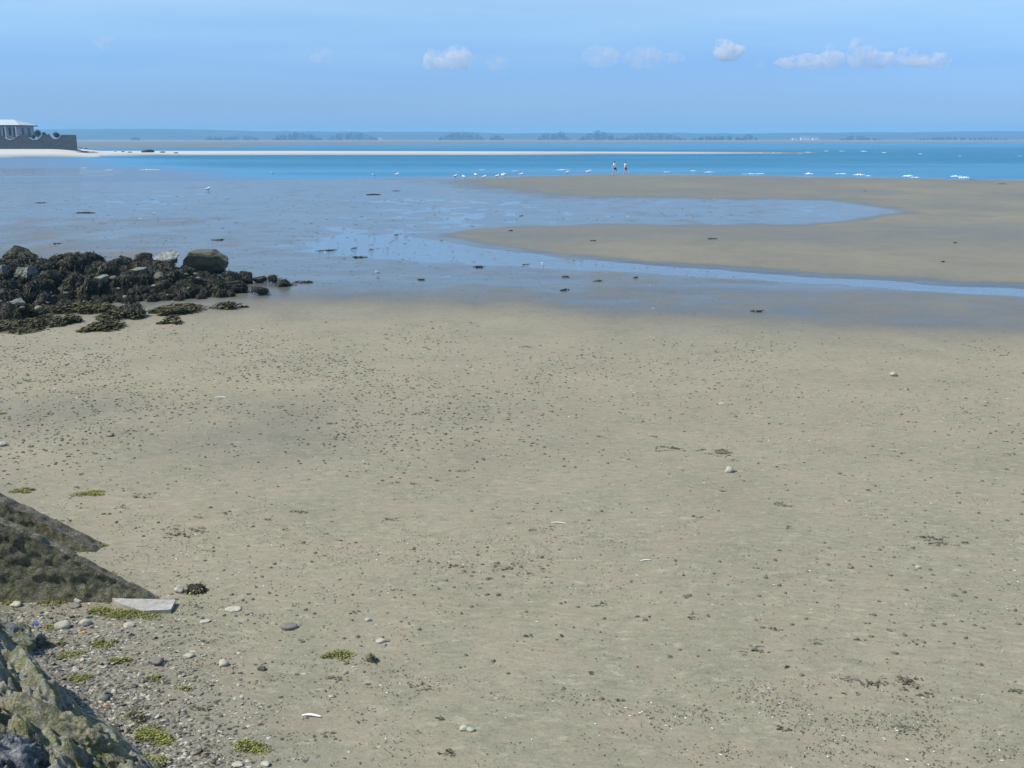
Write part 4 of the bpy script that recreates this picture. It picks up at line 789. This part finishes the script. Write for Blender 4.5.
def person(px, py, label, lean, hairm, shortsm, legs, arms, rz, h=1.72):
    # figure faces -X (walking left along the water's edge); legs: (hip swing, knee bend) per side
    p = at(px, py); V, E, Rd = [], [], []
    def add(v, r, par=None):
        V.append(tuple(v)); Rd.append(r)
        if par is not None: E.append((par, len(V) - 1))
        return len(V) - 1
    k = h / 1.72; P = Vector((0, 0, .90 * k)); up = Vector((-math.sin(lean), 0, math.cos(lean)))
    pel = add(P, .125 * k); wa = add(P + up * .17 * k, .115 * k, pel); ch = add(P + up * .38 * k, (.13 * k, .15 * k), wa); nk = add(P + up * .54 * k, .06 * k, ch); hd = P + up * .60 * k
    h0 = add(hd, .055 * k, nk); h1 = add(hd + up * .10 * k + Vector((-.015, 0, 0)), .095 * k, h0); h2 = add(hd + up * .19 * k, .08 * k, h1); ns = add(hd + up * .09 * k + Vector((-.115 * k, 0, 0)), .014 * k, h1)
    shp, shE, shR = [P - up * .07, P + up * .17 * k, P + up * .38 * k, P + up * .50 * k], [(0, 1), (1, 2), (2, 3)], [.15 * k, .145 * k, (.16 * k, .175 * k), .08 * k]
    srp, srE, srR = [P + up * .06, P - Vector((0, 0, .04))], [(0, 1)], [.15 * k, .15 * k]
    for s, (sw, kb), (as_, eb) in zip((-1, 1), legs, arms):
        hip = P + Vector((0, s * .09 * k, -.05)); kn = hip + Vector((-math.sin(sw), 0, -math.cos(sw))) * .42 * k; a2 = sw - kb; an = kn + Vector((-math.sin(a2), 0, -math.cos(a2))) * .40 * k
        i = add(hip, .085 * k, pel); j = add(hip.lerp(kn, .5), .075 * k, i); j = add(kn, .055 * k, j); j = add(kn.lerp(an, .35), .055 * k, j); j = add(an, .036 * k, j)
        ft = an + Vector((-math.cos(a2) * .13, 0, math.sin(a2) * .13 * -1 - .03)) * k; j = add(an + Vector((.03, 0, -.04)) * k, .035 * k, j); add(ft, .03 * k, j)
        b0 = len(srp); srp += [hip.lerp(kn, .1), hip.lerp(kn, .62)]; srE += [(1, b0), (b0, b0 + 1)]; srR += [.10 * k, .10 * k]
        sh = P + up * .46 * k + Vector((0, s * .19 * k, 0)); el = sh + Vector((-math.sin(as_), s * .12, -math.cos(as_))) * .29 * k; a3 = as_ + eb; wr = el + Vector((-math.sin(a3), 0, -math.cos(a3))) * .25 * k
        i = add(sh, .055 * k, ch); j = add(el, .042 * k, i); j = add(wr, .028 * k, j); dr = (wr - el).normalized(); pm = add(wr + dr * .07 * k, (.018 * k, .036 * k), j)
        for q in range(4):
            f0 = wr + dr * (.10) * k + Vector((.012 * (q - 1.5) * 1.5, 0, 0)) * k; fl = (.075, .085, .08, .06)[q]; j2 = add(f0, .009 * k, pm); j3 = add(f0 + dr * fl * .5 * k, .008 * k, j2); add(f0 + dr * fl * k + Vector((0, -s * .012, 0)), .007 * k, j3)
        t0 = add(wr + dr * .04 * k + Vector((-.035, 0, 0)) * k, .010 * k, pm); add(wr + dr * .09 * k + Vector((-.05, -s * .01, 0)) * k, .008 * k, t0)
        b0 = len(shp); shp += [sh, sh.lerp(el, .75)]; shE += [(2, b0), (b0, b0 + 1)]; shR += [.085 * k, .065 * k]
    zmin = min(v[2] for v in V) - .03
    o = skin_mesh('person', V, E, Rd, M['skin'], None, 2, 0); o.location = p + Vector((0, 0, -zmin)); o.rotation_euler = (0, 0, rz)
    skin_mesh('shirt', [tuple(v) for v in shp], shE, shR, M['shirt'], o); skin_mesh('shorts', [tuple(v) for v in srp], srE, srR, shortsm, o)
    Vh, Fh = ico(3); c = hd + up * .135 * k; Vh = Vh * np.array([.112, .10, .118]) * k * (1 + .06 * fbm(Vh * 4, 3, 5))[:, None]; keep = [f for f in Fh if not all(Vh[i][0] < -.02 and Vh[i][2] < .05 for i in f) and not all(Vh[i][2] < -.07 for i in f)]
    mesh_obj('hair', Vh + np.array(c) + np.array([.012, 0, .01]), keep, hairm, o)
    return tag(o, label, 'person', 'two walkers at the water edge')
person(615, 174.3, 'left walker: dark-haired person in white top and dark shorts, leaning forward', .22, M['hair'], M['black'], [(.42, .1), (-.45, .35)], [(.35, .4), (-.3, .5)], -.5, 1.80)
person(625.5, 174.3, 'right walker: person in white top and black shorts, one bare leg kicked back', .04, M['hair2'], M['black'], [(.25, .05), (-.35, .9)], [(-.2, .4), (.3, .5)], -.6, 1.74)

# ------------------------------------------------------------------ gulls at the water's edge
M['gull_white'] = plain('white_plumage', (0.80, 0.80, 0.79), (0.86, 0.86, 0.85), 20, .8, 0); M['gull_grey'] = plain('grey_wing', (0.30, 0.32, 0.35), (0.36, 0.38, 0.41), 20, .8, 0); M['beak'] = plain('yellow_beak', (0.7, 0.42, 0.05), (0.75, 0.45, 0.06), 20, .5, 0)
def make_gull():
    V = [(-.20, 0, .22), (-.10, 0, .20), (.02, 0, .21), (.12, 0, .25), (.17, 0, .32), (.20, 0, .37), (.02, .035, .14), (.02, .035, .01), (.02, -.035, .14), (.02, -.035, .01), (.06, .035, .008), (.06, -.035, .008)]
    E = [(0, 1), (1, 2), (2, 3), (3, 4), (4, 5), (2, 6), (6, 7), (2, 8), (8, 9), (7, 10), (9, 11)]; g = skin_mesh('gull', V, E, [.02, .06, .085, .07, .04, .045, .012, .007, .012, .007, .006, .006], M['gull_white'], None, 1, 2)
    for s in (-1, 1):
        vv = [(.10, s * .075, .27), (.0, s * .094, .25), (-.12, s * .07, .235), (-.27, s * .02, .225), (-.10, s * .085, .19), (.05, s * .096, .19)]; mesh_obj('wing', vv + [(a, b_ + s * .012, c_) for a, b_, c_ in vv], [(0, 1, 5), (1, 4, 5), (1, 2, 4), (2, 3, 4), (6, 7, 11), (7, 10, 11), (7, 8, 10), (8, 9, 10)] + [(a, b_, b_ + 6, a + 6) for a, b_ in [(0, 1), (1, 2), (2, 3), (3, 4), (4, 5), (5, 0)]], M['gull_grey'], g)
    mesh_obj('beak', [(.235, .012, .37), (.235, -.012, .37), (.235, 0, .385), (.30, 0, .36)], [(0, 1, 3), (1, 2, 3), (2, 0, 3), (0, 2, 1)], M['beak'], g); return g
gull = None
for px, py, lab in [(273, 179, 'white gull standing alone, furthest left along the sea edge'), (374, 178, 'white gull at the sea edge left of the flock'), (397, 177.5, 'white gull between the lone left ones and the flock'), (455, 178.3, 'leftmost gull of the flock at the sea edge'), (464, 179, 'second gull from left in the flock'), (476, 177, 'third gull from left in the flock'), (484, 179, 'fourth gull of the flock, slightly nearer'),
        (497, 178.3, 'gull left of the two at the right end of the flock'), (503, 177.5, 'left of two touching gulls at the flock end'), (505, 176.5, 'right of two touching gulls at the flock end'), (521, 176.5, 'gull alone just right of the flock'), (567, 174.5, 'gull midway between the flock and the walkers'), (588, 174, 'gull nearest left of the two walkers'), (208, 191.5, 'gull alone on the wet flat at the left'), (378, 275.5, 'white gull-sized bird on near wet sand below the channel'), (115, 152, 'gull on the far left beach beyond the wall')]:
    p = at(px, py); p.z = max(p.z, -.02)
    if gull is None: gull = make_gull(); o = gull; o.location = p
    else: o = copy_tree(gull, p)
    sc = 1.35 if py < 185 else (.5 if py > 200 else 1.2); o.scale = (sc,) * 3; o.rotation_euler = (0, 0, random.choice([0, 3.1, .6, 2.4, -2.2])); tag(o, lab, 'gull', 'gulls on the beach')

# ------------------------------------------------------------------ breaking wavelets
fo = NT('sea_foam'); vv = fo.coord((1, 1, 1)); fo.set('Base Color', fo.mix(fo.noise(vv, 1.2, 4), (0.74, 0.78, 0.80), (0.88, 0.89, 0.9))); fo.set('Roughness', .7); M['foam'] = fo.m
def breaker(acc, px, py, w, h, seed):
    p = on_plane(px, py, 0); s = mpp(p); L = w * s / 2; Hh = h * s * (.7 if py > 160 else .45); g = np.random.default_rng(seed); D = Hh * 3; n = 26
    for i in range(n):
        u = i / (n - 1) * 2 - 1; a_ = (1 - abs(u) ** 2) * g.uniform(.25, 1.15); 
        if a_ < .15: continue
        V, F = ico(1); V = V * np.array([L / n * 2.2, D * .5, Hh * a_]) * (1 + .25 * rng.normal(size=(len(V), 1))); pydata_add(acc, V + np.array([p.x + u * L, p.y + g.uniform(-D, D) * .5 + u * D * .8, Hh * a_ * .25]), F)
acc = ([], [], [])
for k, (px, py, w, h) in enumerate([(84, 168, 8, .5), (109, 170, 9, .6), (150, 170, 22, .9), (563, 170, 17, .7), (590, 170.5, 5, .8), (667, 172, 9, .6), (693, 171, 6, .7), (709, 172.3, 12, .8), (754, 174, 26, 1.1), (809, 174, 10, 1.3), (841, 174, 13, 1.2), (859, 175, 15, 1.3), (868, 176, 7, .8), (908, 176.3, 13, 1.5), (915, 177.5, 10, .8), (956, 176.5, 13, 1.4), (964, 178, 14, 1.5), (482, 170, 8, .5), (515, 171, 7, .5), (960, 156, 5, .6), (1020, 156, 6, .5),
        (700, 153.2, 6, .9), (725, 153.2, 10, .9), (742, 152.8, 7, .9), (760, 153, 8, 1.1), (776, 153.2, 14, 1), (800, 153.3, 8, .8), (808, 152.5, 8, 1.2), (826, 151.2, 6, .8), (842, 151.3, 8, .8), (864, 151.5, 9, 1), (884, 152.8, 6, 1), (920, 154, 5, .9)]): breaker(acc, px, py, w, h, k)
tag(acc_obj('sea_foam', acc, M['foam'], None, True), kind='stuff')

# ------------------------------------------------------------------ seaside house behind its scalloped wall
M['render'] = plain('grey_render', (0.30, 0.31, 0.32), (0.38, 0.39, 0.40), .6, .9, .1); M['seawall'] = rocky('dark_sea_wall', [(0.045, 0.05, 0.052), (0.075, 0.08, 0.083), (0.12, 0.125, 0.125)], .5, None, .5, None, .9, .4, .05)
M['coping'] = plain('pale_coping', (0.38, 0.40, 0.38), (0.50, 0.51, 0.48), 1, .85, .1); M['roof'] = plain('pale_metal_roof', (0.44, 0.50, 0.50), (0.52, 0.57, 0.56), .5, .45, 0)
M['fascia'] = plain('dark_fascia', (0.03, 0.04, 0.045), (0.04, 0.05, 0.055), 2, .6, 0); M['glass'] = plain('dark_glass', (0.02, 0.03, 0.035), (0.03, 0.04, 0.045), 2, .08, 0); M['frame'] = plain('white_frame', (0.36, 0.38, 0.39), (0.44, 0.46, 0.47), 2, .6, 0); M['terrace'] = plain('terrace_paving', (0.25, 0.24, 0.22), (0.32, 0.31, 0.28), .6, .9, 0)
WY = 317.0; sW = (WY * cp + 1.2) / FPX
def wx(px, Y=WY): return (px - 512) * (Y * cp - 0 * sp) / FPX
def wz(py, Y=WY): return CAM_H + (138.0 - py) * Y * cp / FPX * 1.0
ow = empty('sea_wall', (wx(20), WY, 0), 'dark wall with three scalloped dips and pale coping before the bungalow', 'wall')
TOPS = line([(-80, 135), (-30, 135), (-24, 137), (-15, 139.7), (-5, 137), (1, 135.2), (3, 136), (6, 138.4), (10, 139.8), (14, 138.6), (18, 135.6), (20, 135), (27, 135), (29, 137.6), (33, 139.8), (37, 139.2), (40, 137.6), (42.5, 134.6), (50, 134.8), (51, 136.3), (53, 138.2), (56, 138.8), (59, 138), (61.5, 134.9), (75.8, 135)])
xs = np.linspace(-80, 75.8, 320); ztop = np.array([wz(TOPS(x)) for x in xs]); zb = 1.2; V = []; 
for x, z in zip(xs, ztop):
    X = wx(x) - ow.location.x; V += [(X, 0, zb), (X, 0, z), (X, .4, z), (X, .4, zb)]
F = [(i * 4 + a, i * 4 + b_, i * 4 + 4 + b_, i * 4 + 4 + a) for i in range(len(xs) - 1) for a, b_ in ((1, 0), (2, 1), (3, 2))] + [(0, 1, 2, 3), tuple(len(V) - 4 + k for k in (3, 2, 1, 0))]
Xr = wx(75.8) - ow.location.x; mesh_obj('masonry', V, F, M['seawall'], ow, False)
V = [(Xr + .005, .42, zb), (Xr + .005, .42, ztop[-1]), (Xr - 4.2, 9, ztop[-1] - .1), (Xr - 4.2, 9, zb), (Xr - .4, .42, zb), (Xr - .4, .42, ztop[-1]), (Xr - 4.6, 9, ztop[-1] - .1), (Xr - 4.6, 9, zb)]
mesh_obj('return_wall', V, [(0, 3, 2, 1), (4, 5, 6, 7), (1, 2, 6, 5), (0, 1, 5, 4), (3, 7, 6, 2)], M['seawall'], ow, False)
for a, b_ in ((-24, 0), (5, 19.5), (29, 42.5), (50, 62)):
    q = np.linspace(a, b_, 26); V = []
    for x in q: X = wx(x) - ow.location.x; z = wz(TOPS(x)); V += [(X, -.06, z - .08), (X, -.06, z + .05), (X, .46, z + .05), (X, .46, z - .08)]
    mesh_obj('coping', V, [(i * 4 + a_, i * 4 + (a_ + 1) % 4, i * 4 + 4 + (a_ + 1) % 4, i * 4 + 4 + a_) for i in range(len(q) - 1) for a_ in range(4)] + [(3, 2, 1, 0), tuple(len(V) - 4 + k for k in range(4))], M['coping'], ow, False)
q = [(wx(-95), WY + .45), (wx(72), WY + .45), (wx(72) * (WY + 36) / WY - 1, WY + 36), (wx(-95), WY + 36)]
o = mesh_obj('terrace', [(x, y, 0) for x, y in q] + [(x, y, 4.6) for x, y in q], [(3, 2, 1, 0), (4, 5, 6, 7), (0, 1, 5, 4), (1, 2, 6, 5), (2, 3, 7, 6), (3, 0, 4, 7)], M['terrace'], None, False); tag(o, kind='structure')
HY = 332.0; hx1 = wx(19, HY); hx0 = wx(-70, HY); eave = wz(126.4, HY); base = 4.61; DEP = 11
hs = empty('bungalow', ((hx0 + hx1) / 2, HY, base), 'grey bungalow with pale hipped roof behind the scalloped sea wall', 'house'); cx = (hx0 + hx1) / 2; W = hx1 - hx0; Hh = eave - base
bm = bmesh.new(); box(bm, (0, DEP / 2, Hh / 2), (W, DEP, Hh)); bm_obj('wall', bm, M['render'], hs)
ov = 1.0; rz_ = wz(120.2, HY + DEP / 2) - base; rr = wx(15.5, HY + 5.5) - cx; a, b_ = -W / 2 - ov, W / 2 + ov
rf = mesh_obj('roof', [(a, -ov, Hh + .3), (b_, -ov, Hh + .3), (b_, DEP + ov, Hh + .3), (a, DEP + ov, Hh + .3), (-rr, DEP / 2, rz_), (rr, DEP / 2, rz_)], [(0, 1, 5, 4), (1, 2, 5), (2, 3, 4, 5), (3, 0, 4), (3, 2, 1, 0)], M['roof'], hs, False)
bm = bmesh.new(); box(bm, (0, -ov + .08, Hh + .13), (W + 2 * ov, .16, .33)); box(bm, (b_ - .08, DEP / 2, Hh + .13), (.16, DEP + 2 * ov - .33, .33)); box(bm, (0, DEP / 2, Hh + .12), (W + ov * 2 - .4, DEP + ov * 2 - .4, .06)); bm_obj('fascia', bm, M['fascia'], hs)
for p0, p1, tall in [(-20, -12, 0), (-9, -4, 0), (-1.5, 1.8, 1), (3.4, 6, 1), (9, 12.5, 0), (13.6, 16.8, 1), (100, 3.0, 0), (100, 7.2, 1)]:
    sd_ = p0 == 100; x0, x1 = (p1 - 1.1, p1 + 1.1) if sd_ else (wx(p0, HY) - cx, wx(p1, HY) - cx); zb_ = .35 if tall else 1.1; zt = Hh - .35; wd = x1 - x0; f = mesh_obj('window', [], [], M['frame'], hs)
    bm = bmesh.new()
    for c_, s_ in (((x0 + .06, -.04, (zb_ + zt) / 2), (.12, .10, zt - zb_)), ((x1 - .06, -.04, (zb_ + zt) / 2), (.12, .10, zt - zb_)), (((x0 + x1) / 2, -.04, zt - .06), (wd - .24, .10, .12)), (((x0 + x1) / 2, -.04, zb_ + .06), (wd - .24, .10, .12))): box(bm, c_, s_)
    bm.to_mesh(f.data); bm.free(); bm = bmesh.new(); box(bm, ((x0 + x1) / 2, -.012, (zb_ + zt) / 2), (wd - .24, .03, zt - zb_ - .24)); bm_obj('pane', bm, M['glass'], f)
    if sd_: f.location = (W / 2, 0, 0); f.rotation_euler = (0, 0, R(90))
for px in (-14, -2.5, 7.5, 17.9):
    bm = bmesh.new(); box(bm, (wx(px, HY) - cx, -.75, Hh / 2 - .02), (.35, .35, Hh - .1)); bm_obj('veranda_post', bm, M['frame'], hs)
def shrub(px, py, w, h, Y, lab, seed):
    X = wx(px, Y); z0 = 4.6; zt = wz(py - h, Y); g = np.random.default_rng(seed); acc = ([], [], []); r = w * Y / FPX / 2; hh = zt - z0
    e = empty('shrub', (X, Y, z0), lab, 'shrub', 'garden shrubs by the bungalow')
    for _ in range(6): leaf_blob(acc, np.array([g.uniform(-.4, .4) * r, g.uniform(-.4, .4) * r, hh * g.uniform(.45, .8)]), max(.3, min(r, hh * .4) * .8), 130, g, .10)
    acc_obj('foliage', acc, M['wood'], e, False); bm = bmesh.new(); bmesh.ops.create_cone(bm, cap_ends=True, segments=7, radius1=.09, radius2=.04, depth=hh * .6, matrix=Matrix.Translation((0, 0, hh * .3))); bm_obj('stem', bm, M['fascia'], e)
for a in [(38, 136, 8, 6.5, 326, 'largest dark shrub at the right corner of the bungalow', 1), (44.8, 136, 4, 4, 324, 'small dark shrub right of the largest one', 2), (57, 138, 7, 5.5, 322, 'round dark shrub filling the third scallop of the wall', 3), (33.5, 138, 3, 2.5, 326, 'low shrub just right of the bungalow wall', 4), (49, 137, 3, 3, 324, 'tiny shrub peeping over the wall top', 5)]: shrub(*a)
RG = 'low dark rocks beyond the sea wall'
for px, py, w, lab in [(80, 148.6, 5, 'dark rock at the right foot of the sea wall'), (86, 148.8, 5, 'second dark rock right of the sea wall'), (123, 152, 4, 'dark rock by the far gull'), (130, 152.6, 5, 'small dark rock right of the far gull'), (148, 152.4, 14, 'long dark low rock on the far spit'), (163, 152.6, 6, 'small dark rock right of the long one on the spit'), (176, 153.3, 5, 'tiny dark rock further along the spit'), (115, 151.8, 3, 'dark rock touching the far gull')]:
    o = stone(px, py, w, M['weedrock'], lab, .28, name='spit_rock', asp=.9, cat='rock'); o['group'] = RG
weed_patch(85, 152.8, 36, DK, 'long dark weed line on the pale beach below the wall', aspect=.25, height=.4, group=WG, dens=2, fl=.25)
